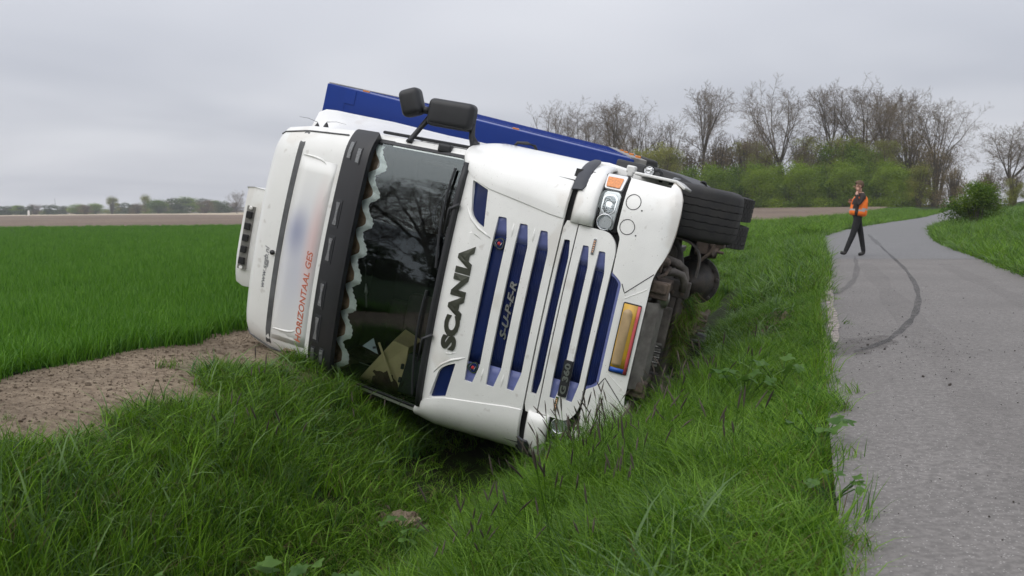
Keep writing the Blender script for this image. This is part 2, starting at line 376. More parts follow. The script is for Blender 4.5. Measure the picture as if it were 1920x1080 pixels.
# ------------------------------------------------------------------ road
def asphalt(name, base, speck, amt, mott=0.28):
    m = bpy.data.materials.new(name); m.use_nodes = True; n = m.node_tree; p = n.nodes['Principled BSDF']
    p.inputs['Roughness'].default_value = 0.82; p.inputs['Specular IOR Level'].default_value = 0.3
    tc = n.nodes.new('ShaderNodeTexCoord')
    def noise_(sc, det=6, rgh=0.6):
        t = n.nodes.new('ShaderNodeTexNoise'); t.inputs['Scale'].default_value = sc; t.inputs['Detail'].default_value = det; t.inputs['Roughness'].default_value = rgh
        n.links.new(tc.outputs['Object'], t.inputs['Vector']); return t
    def mixc(fac, a, b):
        q = n.nodes.new('ShaderNodeMixRGB'); n.links.new(fac, q.inputs[0])
        for k, c in ((1, a), (2, b)):
            if isinstance(c, tuple): q.inputs[k].default_value = (*c, 1)
            else: n.links.new(c, q.inputs[k])
        return q.outputs[0]
    def ramp(sock, a, b):
        q = n.nodes.new('ShaderNodeMapRange'); q.inputs[1].default_value = a; q.inputs[2].default_value = b; n.links.new(sock, q.inputs[0]); return q.outputs[0]
    big = noise_(0.7, 5); mid = noise_(30, 4, 0.7)
    c = mixc(ramp(big.outputs['Fac'], 0.3, 0.7), tuple(b * (1 - mott) for b in base), tuple(b * (1 + mott * 0.6) for b in base))
    c = mixc(ramp(mid.outputs['Fac'], 0.40, 0.62), tuple(b * 0.68 for b in base), c)
    vo = n.nodes.new('ShaderNodeTexVoronoi'); vo.inputs['Scale'].default_value = 115; n.links.new(tc.outputs['Object'], vo.inputs['Vector'])
    sp = n.nodes.new('ShaderNodeSeparateColor'); n.links.new(vo.outputs['Color'], sp.inputs[0])
    a = n.nodes.new('ShaderNodeMath'); a.operation = 'GREATER_THAN'; n.links.new(sp.outputs[0], a.inputs[0]); a.inputs[1].default_value = 1 - amt
    b = n.nodes.new('ShaderNodeMath'); b.operation = 'LESS_THAN'; n.links.new(vo.outputs['Distance'], b.inputs[0]); b.inputs[1].default_value = 0.42
    ab = n.nodes.new('ShaderNodeMath'); ab.operation = 'MULTIPLY'; n.links.new(a.outputs[0], ab.inputs[0]); n.links.new(b.outputs[0], ab.inputs[1])
    c = mixc(ab.outputs[0], c, speck)
    n.links.new(c, p.inputs['Base Color'])
    bp = n.nodes.new('ShaderNodeBump'); bp.inputs['Strength'].default_value = 0.2; bp.inputs['Distance'].default_value = 0.006
    n.links.new(vo.outputs['Distance'], bp.inputs['Height']); n.links.new(bp.outputs[0], p.inputs['Normal'])
    return m
M['asphalt'] = asphalt('worn_asphalt', (0.202, 0.189, 0.179), (0.36, 0.345, 0.33), 0.08, .2)
M['asphalt_far'] = asphalt('newer_asphalt', (0.195, 0.192, 0.192), (0.30, 0.30, 0.30), 0.08, 0.1)
def road_piece(name, i0, i1, off, mat):
    rows = []
    for i in range(i0, i1 + 1):
        row = []
        for k in range(9):
            a = k / 8
            jit = 0.0
            if k == 0: jit = -.10
            p = RL[i] * (1 - a) + RR[i] * a
            d = (RR[i] - RL[i]) / np.hypot(*(RR[i] - RL[i])); p = p + d * jit
            row.append(p)
        rows.append(row)
    P = np.array(rows); Z = zg(P[..., 0], P[..., 1]) + off
    v = np.concatenate([P, Z[..., None]], 2).reshape(-1, 3)
    f = [(i * 9 + j, i * 9 + j + 1, (i + 1) * 9 + j + 1, (i + 1) * 9 + j) for i in range(i1 - i0) for j in range(8)]
    return tag(mesh(name, v, f, mat, smooth=True), kind='structure')
i_joint = int(np.argmin(np.abs(RL[:, 1] - 22.6)))
road_piece('road', 0, i_joint, 0.012, M['asphalt'])
road_piece('road', i_joint, NR - 1, 0.014, M['asphalt_far'])
def ribbon(name, pts, w, off, mat, kind='structure', taper=True):
    """flat strip laid on the road along pts"""
    P = np.array(pts, float); u = np.linspace(0, len(P) - 1, len(P) * 8); i = np.arange(len(P))
    Q = np.stack([np.interp(u, i, P[:, 0]), np.interp(u, i, P[:, 1])], 1)
    for _ in range(6): Q[1:-1] = (Q[:-2] + 2 * Q[1:-1] + Q[2:]) / 4
    v = []
    for k in range(len(Q)):
        d = Q[min(k + 1, len(Q) - 1)] - Q[max(k - 1, 0)]; d = d / np.hypot(*d); nrm = np.array([-d[1], d[0]])
        ww = w * (0.75 + 0.25 * math.sin(k * 0.7) * math.sin(k * 0.23))
        if taper: ww *= min(1, 0.25 + k / 6, 0.25 + (len(Q) - 1 - k) / 6)
        for sgn in (-1, 1): v.append((*(Q[k] + nrm * sgn * ww / 2), 0))
    v = np.array(v); v[:, 2] = zg(v[:, 0], v[:, 1]) + off
    f = [(2 * k, 2 * k + 1, 2 * k + 3, 2 * k + 2) for k in range(len(Q) - 1)]
    return tag(mesh(name, v, f, mat), kind=kind)
def gp(px, py, z=0.0):
    d = c_f * CF + c_r * (px - 960) - c_u * (py - 540); k = (z - CH) / d[2]; return (d[0] * k, d[1] * k)
def film(name, col, alpha, scale=18):
    m = bpy.data.materials.new(name); m.use_nodes = True; n = m.node_tree; p = n.nodes['Principled BSDF']
    p.inputs['Base Color'].default_value = (*col, 1); p.inputs['Roughness'].default_value = 0.8
    tc = n.nodes.new('ShaderNodeTexCoord'); t = n.nodes.new('ShaderNodeTexNoise'); t.inputs['Scale'].default_value = scale; t.inputs['Detail'].default_value = 6; t.inputs['Roughness'].default_value = 0.7
    n.links.new(tc.outputs['Object'], t.inputs['Vector'])
    q = n.nodes.new('ShaderNodeMapRange'); q.inputs[1].default_value = 0.32; q.inputs[2].default_value = 0.62; q.inputs[3].default_value = alpha * 0.15; q.inputs[4].default_value = alpha
    n.links.new(t.outputs['Fac'], q.inputs[0]); n.links.new(q.outputs[0], p.inputs['Alpha'])
    return m
M['skid'] = film('rubber_marks', (0.04, 0.04, 0.042), 0.5, 14)
M['skid_soft'] = film('faint_rubber_marks', (0.05, 0.05, 0.052), 0.3, 14)
M['mud'] = film('mud_film', (0.06, 0.05, 0.043), 0.3, 9)
M['pale_edge'] = film('pale_concrete_edge', (0.38, 0.33, 0.30), 0.95, 12)
ribbon('skid_mark', [gp(*q) for q in ((1650, 462), (1672, 482), (1697, 505), (1717, 535), (1723, 560), (1717, 590), (1698, 615), (1668, 640), (1630, 655), (1600, 662))], 0.095, 0.017, M['skid'])
ribbon('skid_mark', [gp(*q) for q in ((1628, 440), (1640, 452), (1656, 466))], 0.2, 0.0172, M['skid_soft'])
ribbon('skid_mark', [gp(*q) for q in ((1603, 482), (1607, 505), (1604, 522), (1590, 540), (1570, 551), (1552, 556))], 0.13, 0.0175, M['skid_soft'])
ribbon('mud_smear', [gp(*q) for q in ((1575, 668), (1610, 650), (1660, 632))], 0.55, 0.0165, M['mud'])
ribbon('road_edge', [gp(*q) for q in ((1547, 488), (1551, 530), (1557, 575), (1563, 610), (1567, 645))], 0.13, 0.0178, M['pale_edge'])
ribbon('wheel_track', [xy(.95, t_) for t_ in (-2, 3, 7, 12, 18, 22)], .42, .0145, film('worn_track', (0.215, 0.20, 0.19), 0.14, 3), taper=False)
ribbon('wheel_track', [xy(2.45, t_) for t_ in (-2, 3, 7, 12, 18, 22)], .42, .0145, film('worn_track', (0.215, 0.20, 0.19), 0.14, 3), taper=False)
ribbon('tar_seam', [gp(*q) for q in ((1540, 489), (1640, 489.5), (1740, 488.5), (1832, 487))], 0.09, 0.0185, M['skid_soft'], taper=False)

# ------------------------------------------------------------------ the overturned truck
# truck space: x = the vehicle's left (up in the picture), y = rearwards, z = the vehicle's own up (left in the picture)
def truck_frame(psi, rho):
    p, r = R(psi), R(rho)
    l = np.array([math.sin(p), math.cos(p), 0]); rh = np.array([math.cos(p), -math.sin(p), 0])
    u = math.cos(r) * np.array([0, 0, 1]) + math.sin(r) * rh; v = math.sin(r) * np.array([0, 0, 1]) - math.cos(r) * rh
    return u, l, v
t_u, t_l, t_v = truck_frame(16, 13)
T_O = np.array([1.3145389, 7.46492197, 0.11500216])
T_M = Matrix(((t_u[0], t_l[0], t_v[0], T_O[0]), (t_u[1], t_l[1], t_v[1], T_O[1]), (t_u[2], t_l[2], t_v[2], T_O[2]), (0, 0, 0, 1)))
truck = tag(empty('truck', T_M), 'white and blue truck lying on its side in the grassy ditch', 'truck')

ZP = [.2, .25, .35, .6, .85, 1.9, 1.98, 2.05, 3.05, 3.3, 3.75, 4.0, 4.08, 4.13, 4.16]
YP = [.12, .06, .0, .0, .03, .10, .12, .16, .36, .42, .47, .53, .60, .75, 1.1]
WZ = [1.0, 1.98, 2.12, 3.0, 3.3, 3.75, 4.0, 4.08, 4.13, 4.16]
WV = [1.22, 1.22, 1.145, 1.115, 1.10, 1.055, 1.0, 0.96, 0.9, 0.75]
def wid(z): return float(np.interp(z, WZ, WV))
def F(x, z):
    ax = abs(x) * 1.22 / wid(z)
    return float(np.interp(z, ZP, YP)) + .10 * (ax / 1.2) ** 2 + .12 * min(1.6, max(0, (ax - .95) / .28)) ** 2.5

def rounded(P, r, n=4):
    """round the corners of a closed outline; r is one radius or one per corner"""
    out = []; m = len(P)
    for i in range(m):
        rr = r[i] if isinstance(r, (list, tuple)) else r
        p = Vector(P[i]); a = Vector(P[i - 1]) - p; b = Vector(P[(i + 1) % m]) - p
        k = min(rr, a.length * .45, b.length * .45)
        if k < 1e-4: out.append(tuple(p)); continue
        A = p + a.normalized() * k; B = p + b.normalized() * k
        for j in range(n + 1):
            t = j / n; q = A * (1 - t) ** 2 + p * 2 * t * (1 - t) + B * t * t; out.append((q.x, q.y))
    return out
def patch(name, outline, off=0.0, thick=0.02, mat=None, parent=None, holes=(), step=0.12, bevel=0.004, dep=None):
    """a panel cut to an outline (x, z) and laid on the curved front of the cab; dep(x, z) adds depth"""
    bm = bmesh.new(); edges = []
    for loop in [outline] + list(holes):
        vs = [bm.verts.new((x, 0, z)) for x, z in loop]
        edges += [bm.edges.new((vs[i], vs[(i + 1) % len(vs)])) for i in range(len(vs))]
    bmesh.ops.triangle_fill(bm, edges=edges, use_beauty=True, use_dissolve=False, normal=(0, -1, 0))
    xs = [v.co.x for v in bm.verts]; zs = [v.co.z for v in bm.verts]
    for lo, hi, no, ax in ((min(xs), max(xs), (1, 0, 0), 0), (min(zs), max(zs), (0, 0, 1), 2)):
        n = int((hi - lo) / step)
        for k in range(1, n + 1):
            co = [0, 0, 0]; co[ax] = lo + (hi - lo) * k / (n + 1)
            bmesh.ops.bisect_plane(bm, geom=bm.verts[:] + bm.edges[:] + bm.faces[:], dist=1e-5, plane_co=co, plane_no=no)
    for v in bm.verts:
        v.co.y = F(v.co.x, v.co.z) - off + (dep(v.co.x, v.co.z) if dep else 0)
    bmesh.ops.recalc_face_normals(bm, faces=bm.faces)
    if sum(f.normal.y * f.calc_area() for f in bm.faces) > 0: bmesh.ops.reverse_faces(bm, faces=bm.faces)
    for f in bm.faces: f.smooth = True
    me = bpy.data.meshes.new(name); bm.to_mesh(me); bm.free()
    o = link(name, me, parent, mat)
    if thick:
        m = o.modifiers.new('solid', 'SOLIDIFY'); m.thickness = thick; m.offset = -1
    if bevel:
        b = o.modifiers.new('bevel', 'BEVEL'); b.width = bevel; b.segments = 2; b.limit_method = 'ANGLE'; b.angle_limit = R(40); b.harden_normals = True
    return o
def mirx(P): return [(-x, z) for x, z in reversed(P)]

# --- cab shell: rings from the floor to the roof, open where the windscreen is
zl = [1.12, 1.4, 1.7, 2.0, 2.10, 2.12, 2.35, 2.6, 2.85, 3.02, 3.06, 3.2, 3.3, 3.45, 3.6, 3.75, 3.9, 4.0, 4.05, 4.09, 4.13, 4.15]
NFX = 25; CABY = 1.7
rings = []
for z in zl:
    w = wid(z); row = []
    for k in range(NFX):
        a = -1 + 2 * k / (NFX - 1); x = math.sin(a * math.pi / 2) ** 1 * w
        if z < 2.11: x *= 0.9
        row.append((x, F(x, z) + (0.05 if z < 2.11 else 0.0), z))
    ys = F(w, z)
    if z < 2.11: w *= 0.93
    side = [(w, ys + (CABY - ys) * q, z) for q in (0.12, 0.35, 0.65, 0.95)]
    back = [(w * 0.9, CABY + 0.02, z), (0, CABY + 0.04, z), (-w * 0.9, CABY + 0.02, z)]
    row += side + back + [(-x, y, z_) for x, y, z_ in reversed(side)]
    rings.append(row)
mb = MB(); m_ = len(rings[0]); v = [p for r_ in rings for p in r_]; f = []; mi = []
for i in range(len(rings) - 1):
    for j in range(m_):
        zc_ = (zl[i] + zl[i + 1]) / 2; j2 = (j + 1) % m_
        xm = abs(rings[i][j][0] + rings[i][j2][0]) / 2
        if j < NFX - 1 and 2.12 <= zc_ <= 3.02 and xm < 1.06: continue
        f.append((i * m_ + j, i * m_ + j2, (i + 1) * m_ + j2, (i + 1) * m_ + j))
        mi.append(1 if (j < NFX - 1 and zc_ < 2.13) else 0)
k0 = (len(rings) - 1) * m_
f.append(tuple(k0 + j for j in range(m_))); mi.append(0)
f.append(tuple(range(m_))[::-1]); mi.append(1)
cab = mesh('cab_body', v, f, [M['white_roof'], M['gap']], truck, smooth=True, mats=mi)
cab.data.set_sharp_from_angle(angle=R(38))
# inner lining: a dark box behind the windscreen
mesh('cab_lining', [(-1.12, .62, 1.7), (1.12, .62, 1.7), (1.12, 1.62, 1.7), (-1.12, 1.62, 1.7), (-1.08, .62, 3.3), (1.08, .62, 3.3), (1.08, 1.62, 3.3), (-1.08, 1.62, 3.3)],
     [(0, 1, 2, 3), (7, 6, 5, 4), (2, 6, 7, 3), (1, 5, 6, 2), (0, 3, 7, 4)], M['lining'], truck)
# windscreen and its black surround
ws_o = rounded([(-1.10, 2.07), (1.10, 2.07), (1.07, 3.12), (-1.07, 3.12)], 0.05)
ws_i = rounded([(-1.075, 2.125), (1.075, 2.125), (1.045, 3.10), (-1.045, 3.10)], 0.06)
patch('windscreen_frame', ws_o, 0.012, 0.03, M['black_plastic'], truck, [ws_i])
ws = patch('windscreen', rounded([(-1.07, 2.10), (1.07, 2.10), (1.04, 3.10), (-1.04, 3.10)], 0.05), 0.004, 0, M['glass'], truck, bevel=0)
# side windows, doors, sills
for sx in (1, -1):
    def sp(y, z, o=0.028): 
        w = wid(z); ys = F(w, z); q = (y - ys) / (CABY - ys)
        return (sx * (w + o), y, z)
    g = MB().grid([[sp(y, z) for z in (2.2, 2.55, 2.95)] for y in (0.62, 0.9, 1.2, 1.45)]); g.build('side_window', M['dark_glass'], truck, smooth=True)
    g = MB()
    for a, b in (((.56, 2.14), (.56, 3.0)), ((.56, 3.0), (1.5, 3.0)), ((.56, 2.14), (1.5, 2.14)), ((1.5, 2.14), (1.5, 3.0))):
        g.tube([sp(*a, .024), sp(*b, .024)], 0.014, 6)
    g.build('window_seal', M['black_plastic'], truck)
    # lower cab side (door skin)
    g = MB().grid([[(sx * (1.222 + .012 * math.sin((z - 1.1) * 2.9)), y, z) for z in np.linspace(1.13, 2.12, 7)] for y in (.8, 1.1, 1.4, 1.7)])
    g.build('door', M['white'], truck, smooth=True, solid=0.0)
    # wind deflector collar at the rear edge of the cab
    zz = [1.45, 1.5, 1.6, 2.2, 2.9, 3.5, 3.95, 4.12, 4.2, 4.24]
    ends = [1.80, 1.84, 1.87, 1.9, 1.9, 1.9, 1.88, 1.84, 1.78, 1.7]
    xo = [1.18, 1.225, 1.24, 1.225, 1.222, 1.24, 1.235, 1.235, 1.225, 1.18]
    rows = []
    for z, e, x1 in zip(zz, ends, xo):
        x0 = min(wid(min(z, 4.1)), 1.16) - .03
        rows.append([(sx * (x0 + (x1 - x0) * q ** 1.25), 1.22 + (e - 1.22) * q, z - .14 * (1 - q) * (z > 3.9)) for q in (0, .3, .6, .85, 1)])
    g = MB().grid(rows)
    g.build('cab_side_collar', M['white'], truck, smooth=True, solid=0.03, bevel=0.008)
    # corner wind deflector
    zd = [1.165, 1.18, 1.3, 1.5, 1.7, 1.84, 1.95, 2.03, 2.09, 2.14, 2.165]
    xd = [.79, .785, .795, .828, .858, .88, .912, .952, 1.0, 1.055, 1.10]
    rows = []
    for k, (z, x0) in enumerate(zip(zd, xd)):
        y0 = F(x0, z) - .012; x1 = 1.262 - .05 * max(0, (z - 1.9) / .26) ** 2; y1 = .82; row = []
        shr = 0.02 if k == 0 else 0
        for a in np.linspace(0, 1, 16):
            s_, c_ = math.sin(a * math.pi / 2) ** (2 / 2.35), math.cos(a * math.pi / 2) ** (2 / 2.35)
            row.append((sx * (x0 + (x1 - x0) * s_ - shr * s_), y0 + (y1 - y0) * (1 - c_) + shr, z))
        rows.append(row)
    g = MB().grid(rows if sx > 0 else [r_[::-1] for r_ in rows])
    o = g.build('corner_deflector', M['white'], truck, smooth=True, solid=0.02, bevel=0.006)
    # dark flap at the lower end of the deflector
    rows = []
    for z, ex in ((1.06, .030), (1.085, .040), (1.13, .036), (1.175, .012)):
        row = []
        for a in np.linspace(.28, .86, 9):
            a2 = a + (.06 if z < 1.07 else 0) * (1 if a < .5 else -1)
            s_, c_ = math.sin(a2 * math.pi / 2) ** (2 / 2.35), math.cos(a2 * math.pi / 2) ** (2 / 2.35)
            y0 = F(.79, 1.17) - .012
            row.append((sx * (.79 + (1.262 - .79 + ex) * s_), y0 - ex + (.82 - y0) * (1 - c_), z))
        rows.append(row)
    MB().grid(rows if sx > 0 else [r_[::-1] for r_ in rows]).build('deflector_flap', M['grey_plastic'], truck, smooth=True, solid=0.018, bevel=0.004)
    # white surround between the deflector and the headlamp, with its crease
    rows = []
    for z, ex in ((1.105, 0), (1.095, .012), (1.04, .018), (1.015, .03), (.975, .034), (.955, .028), (.95, .0)):
        row = []
        for a in np.linspace(0, 1, 14):
            s_, c_ = math.sin(a * math.pi / 2) ** (2 / 2.6), math.cos(a * math.pi / 2) ** (2 / 2.6)
            y0 = F(.775, z) - ex + .015
            row.append((sx * (.775 + (1.225 + ex * .5 - .775) * s_), y0 + (.66 - y0) * (1 - c_), z))
        rows.append(row)
    MB().grid(rows if sx > 0 else [r_[::-1] for r_ in rows]).build('headlamp_surround', M['white'], truck, smooth=True, solid=0.02)
    # step panel behind the headlamp, under the door
    mesh('step_panel', [(sx * x, y, z) for z, xo in ((.50, 1.245), (.80, 1.262), (1.02, 1.285), (1.16, 1.275)) for x, y in ((1.12, .60), (xo, .62), (xo - .01, 1.05), (1.12, 1.05))],
         [(k * 4 + a, k * 4 + (a + 1) % 4, k * 4 + 4 + (a + 1) % 4, k * 4 + 4 + a) for k in range(3) for a in range(4)] + [(3, 2, 1, 0), (12, 13, 14, 15)], M['white'], truck, bevel=.018)
    g = MB().box((sx * 1.27, .42, .79), (.06, .10, .07)).box((sx * 1.235, .40, .79), (.05, .06, .05)); g.build('step_bracket', M['white'], truck, bevel=0.012)
    # wheel arch liner
    g = MB().grid([[(sx * x, 1.42 + .62 * math.cos(t), .52 + .62 * math.sin(t)) for x in (.78, 1.0, 1.2)] for t in np.linspace(.1, math.pi - .1, 12)])
    g.build('wheel_arch', M['black_plastic'], truck, smooth=True, solid=0.02)

# --- visor with lamps
def vdep(x, z): return .075 * max(0, (z - 3.005) / .295) ** 1.3
vis = patch('sun_visor', rounded([(-1.13, 3.005), (1.13, 3.005), (1.115, 3.30), (-1.115, 3.30)], 0.03), 0.085, 0.05, M['visor'], truck, step=0.045, bevel=0.012, dep=vdep)
g = MB().grid([[(x, F(x, 3.0) - .08 + q * .10, 3.01 + .02 * q) for q in (0, .5, 1)] for x in np.linspace(-1.1, 1.1, 17)]); g.build('visor_underside', M['visor'], truck)
for xq in (0.37, 0.05, -0.36, -0.67):
    a = patch('visor_lamp', rounded([(xq - .125, 3.175), (xq + .125, 3.175), (xq + .125, 3.262), (xq - .125, 3.262)], .012), 0.090, 0.02, M['black_plastic'], truck, bevel=0.003, step=.06, dep=vdep)
    l = patch('lamp_lens', rounded([(xq - .108, 3.192), (xq + .108, 3.192), (xq + .108, 3.248), (xq - .108, 3.248)], .008), 0.094, 0.012, M['black_plastic'], a, bevel=0.002, step=.05, dep=vdep)
    hg = [(xq - .10, 3.196), (xq - .03, 3.208), (xq + .03, 3.208), (xq + .10, 3.196), (xq + .10, 3.244), (xq + .03, 3.232), (xq - .03, 3.232), (xq - .10, 3.244)]
    patch('lamp_reflector', rounded(hg, .008), 0.098, 0.006, M['visor_reflector'], a, bevel=0.001, step=.03, dep=vdep)
for xq in (.93, -.93):
    for zq, hw in ((3.235, .085), (3.12, .075)):
        sgn = 1 if xq > 0 else -1; xc = xq - sgn * (.03 if zq < 3.2 else 0)
        a = patch('marker_lamp', rounded([(xc - hw, zq - .03), (xc + hw, zq - .03), (xc + hw, zq + .03), (xc - hw, zq + .03)], .008), 0.090, 0.02, M['black_plastic'], truck, bevel=0.003, step=.05, dep=vdep)
        patch('lamp_lens', rounded([(xc - hw + .014, zq - .02), (xc + hw - .014, zq - .02), (xc + hw - .014, zq + .02), (xc - hw + .014, zq + .02)], .006), 0.094, 0.01, M['visor_reflector'], a, bevel=0.002, step=.04, dep=vdep)
# --- high roof details
patch('roof_strip', [(-1.06, 3.725), (1.0, 3.725), (1.0, 3.78), (-1.06, 3.78)], 0.006, 0.012, M['seal'], truck, bevel=0.002)
for sx in (1, -1):
    edge = [(sx * .985 * wid(z) * .97, F(sx * .985 * wid(z) * .97, z) - .006, z) for z in np.linspace(3.33, 4.06, 14)]
    MB().tube(edge, 0.007, 6).build('roof_seam', M['white'] if False else M['seal'], truck, smooth=True)
    ridge = [(sx * (.80 - .10 * a ** 3), F(sx * .8, 3.68 - .28 * a) - .001, 3.70 - .27 * math.sin(a * 1.5) ) for a in np.linspace(0, 1, 10)]
    MB().tube(ridge, [.004 + .008 * math.sin(a * math.pi) for a in np.linspace(0, 1, 10)], 8).build('roof_moulding', M['white_roof'], truck, smooth=True)
MB().lathe((-.12, F(-.12, 3.81) - .012, 3.81), (0, -1, 0), [(0, 0), (0, .022), (.015, .022), (.018, .0)], 14).build('roof_knob', M['black_plastic'], truck, smooth=True)

# air conditioning unit on the roof
acv = []
for z, yo, hx in ((4.05, .80, .47), (4.28, .78, .48), (4.38, .84, .46), (4.42, .98, .40)):
    acv.append([(xx, yo + (.05 * abs(xx / .5) ** 4), z) for xx in np.linspace(-hx - .1, hx - .1, 15)])
bk_ = [[(x, 1.6, z) for x, y, z in acv[-1]], [(x, 1.65, 4.05) for x, y, z in acv[0]]]
g = MB().grid(acv + bk_); nrow = len(acv) + 2
for e in (0, 14): g.f.append(tuple(r_ * 15 + e for r_ in range(nrow)))
ac = g.build('air_conditioner', M['white_roof'], truck, smooth=True, bevel=0.012); ac.data.set_sharp_from_angle(angle=R(50))
vp = [(x, .775 + .05 * abs((x + .1) / .5) ** 4, 4.27) for x in np.linspace(-.40, .20, 9)]
g = MB()
for i in range(8):
    a, b = Vector(vp[i]), Vector(vp[i + 1]); g.box((a + b) / 2 + Vector((0, .012, 0)), ((b - a).length + .002, .03, .085))
gr = g.build('vent_panel', M['alu'], ac, bevel=0)
for k in range(5):
    x = -.32 + .11 * k; g = MB().box((x, .768, 4.27), (.062, .05, .055)); g.build('vent_slot', M['gap'], ac, bevel=0.006)
for x in (-.385, .185): MB().lathe((x, .768, 4.27), (0, -1, 0), [(0, 0), (0, .02), (.012, .014), (.014, 0)], 10).build('screw', M['white'], ac)
# aerials
for (x, y, z), tip in (((1.03, .98, 3.86), (1.03, 1.25, 4.20)), ((1.05, 1.02, 3.79), (1.06, .7, 3.44))):
    g = MB().lathe((x - .015, y, z), (1, 0, 0), [(0, .03), (.035, .024), (.06, .012), (.075, .0)], 12)
    a = g.build('aerial', M['black_plastic'], truck, smooth=True)
    b = Vector((x + .06, y, z)); tp = Vector(tip) + Vector((.07, 0, 0)); mid = (b + tp) / 2 + Vector((.012, 0, 0))
    MB().tube([b, b * .6 + mid * .4, mid, mid * .4 + tp * .6, tp], [.003, .002, .0018, .0016, .0014], 6).build('whip', M['black_plastic'], a)

# --- grille panel with its slots
def slot(zlo, zhi, xe, xi, dz=.04):
    """slot with tapering ends, outline of the opening"""
    P = [(-xe, zlo + dz), (-xi, zlo), (xi, zlo), (xe, zlo + dz), (xe - .004, zhi - .004), (xi, zhi), (-xi, zhi), (-xe + .004, zhi - .004)]
    return rounded(P, [.012, .03, .03, .012, .006, .01, .01, .006])
def off_in(P, d):
    cx = sum(p[0] for p in P) / len(P); cz = sum(p[1] for p in P) / len(P)
    return [(x + d * (1 if x < cx else -1), z + d * (1 if z < cz else -1)) for x, z in P]
slots = [(1.595, 1.708, .69, .53), (1.41, 1.518, .675, .51), (1.236, 1.338, .66, .50)]
corner = rounded([(.925, 2.0), (.872, 1.845), (.57, 1.805), (.60, 1.87), (.655, 1.94)], [.02, .01, .012, .05, .09])
pan = [(-.995, 2.07), (-.94, 1.97), (-.905, 1.84), (-.845, 1.5), (-.80, 1.19), (-.79, 1.172), (.79, 1.172), (.80, 1.19), (.845, 1.5), (.905, 1.84), (.94, 1.97), (.995, 2.07)]
cornr = [(x, min(z, 1.985 + 0.0)) for x, z in corner]
front = patch('grille_panel', pan, 0.004, 0.03, M['white'], truck, [slot(*q) for q in slots] + [corner, mirx(corner)], step=0.08, bevel=0.007)
def blue_slat(q, parent, rib=True, darkend=False):
    zlo, zhi, xe, xi = q
    a = patch('grille_slat', [(-xi - .0, zlo - .012), (xi, zlo - .012), (xi, zhi + .012), (-xi, zhi + .012)], -0.034, 0.01, M['blue_slat'] if rib else M['blue'], parent, step=.1, bevel=0)
    for sx in (1, -1):
        P = [(sx * xi, zlo - .012), (sx * (xe + .012), zlo + .02), (sx * (xe + .012), zhi + .012), (sx * xi, zhi + .012)]
        if sx < 0: P = P[::-1]
        patch('slat_end', P, -0.034, 0.01, M['blue_light'], parent, step=.06, bevel=0, dep=lambda x, z: -.024 * max(0, (abs(x) - xi) / (xe - xi)))
    return a
# ribbed blue plastic of the slats
bs = material('ribbed_blue_plastic', (0.003, 0.013, 0.085), 0.5, var=0.35, vscale=5, spec=.3)
n_ = bs.node_tree; tcx = n_.nodes.new('ShaderNodeTexCoord'); wv_ = n_.nodes.new('ShaderNodeTexWave'); wv_.bands_direction = 'Z'; wv_.inputs['Scale'].default_value = 19; 
n_.links.new(tcx.outputs['Object'], wv_.inputs['Vector']); bpx = n_.nodes.new('ShaderNodeBump'); bpx.inputs['Distance'].default_value = .006; bpx.inputs['Strength'].default_value = .6
n_.links.new(wv_.outputs['Fac'], bpx.inputs['Height']); n_.links.new(bpx.outputs[0], n_.nodes['Principled BSDF'].inputs['Normal'])
M['blue_slat'] = bs
for k, q in enumerate(slots): blue_slat(q, truck, rib=(k > 0))
for c in (corner, mirx(corner)):
    patch('corner_inlay', off_in(c, -.012), -0.022, 0.01, M['blue'], truck, step=.08, bevel=0)
# raised edge below the corner inlay, and faint moulded channels
for sx in (1, -1):
    P = [(sx * .70, 1.99), (sx * .615, 1.93), (sx * .555, 1.85), (sx * .525, 1.78), (sx * .50, 1.73)]
    pts = [(x, F(x, z) - .003, z) for x, z in P]
    MB().tube(pts, [.004, .009, .011, .009, .004], 8).build('panel_moulding', M['white'], truck, smooth=True)
    P = [(sx * .47, 1.80), (sx * .50, 1.86), (sx * .51, 1.90), (sx * .485, 1.94)]
    MB().tube([(x, F(x, z) - .0005, z) for x, z in P], [.003, .008, .007, .002], 8).build('panel_moulding', M['white'], truck, smooth=True)
    for zb in (1.555, 1.375):
        P = [(sx * .74, zb + .012), (sx * .60, zb + .006), (sx * .50, zb)]
        MB().tube([(x, F(x, z) + .004, z) for x, z in P], [.002, .014, .004], 8).build('panel_moulding', M['white'], truck, smooth=True)
# strip with the narrow slot between the two grille panels
q4 = (1.065, 1.135, .635, .50)
patch('lower_strip', [(-.80, 1.052), (.79, 1.052), (.78, 1.145), (.72, 1.162), (-.73, 1.162), (-.79, 1.145)], -0.006, 0.03, M['white'], truck, [slot(*q4, .02)], step=.08, bevel=0.005)
a4 = patch('grille_slat', [(-.66, 1.05), (.66, 1.05), (.66, 1.15), (-.66, 1.15)], -0.032, 0.01, M['blue_slat'], truck, bevel=0)
# lower grille panel
s5, s6 = (.895, .975, .625, .465), (.755, .84, .61, .45)
pan2 = rounded([(-.775, 1.04), (-.775, .80), (-.70, .735), (-.60, .712), (.62, .706), (.70, .725), (.765, .79), (.77, 1.04)], [.01, .06, .06, .03, .03, .06, .05, .01])
patch('lower_grille_panel', pan2, 0.004, 0.03, M['white'], truck, [slot(*s5, .03), slot(*s6, .03)], step=0.08, bevel=0.007)
for q in (s5, s6): blue_slat(q, truck)
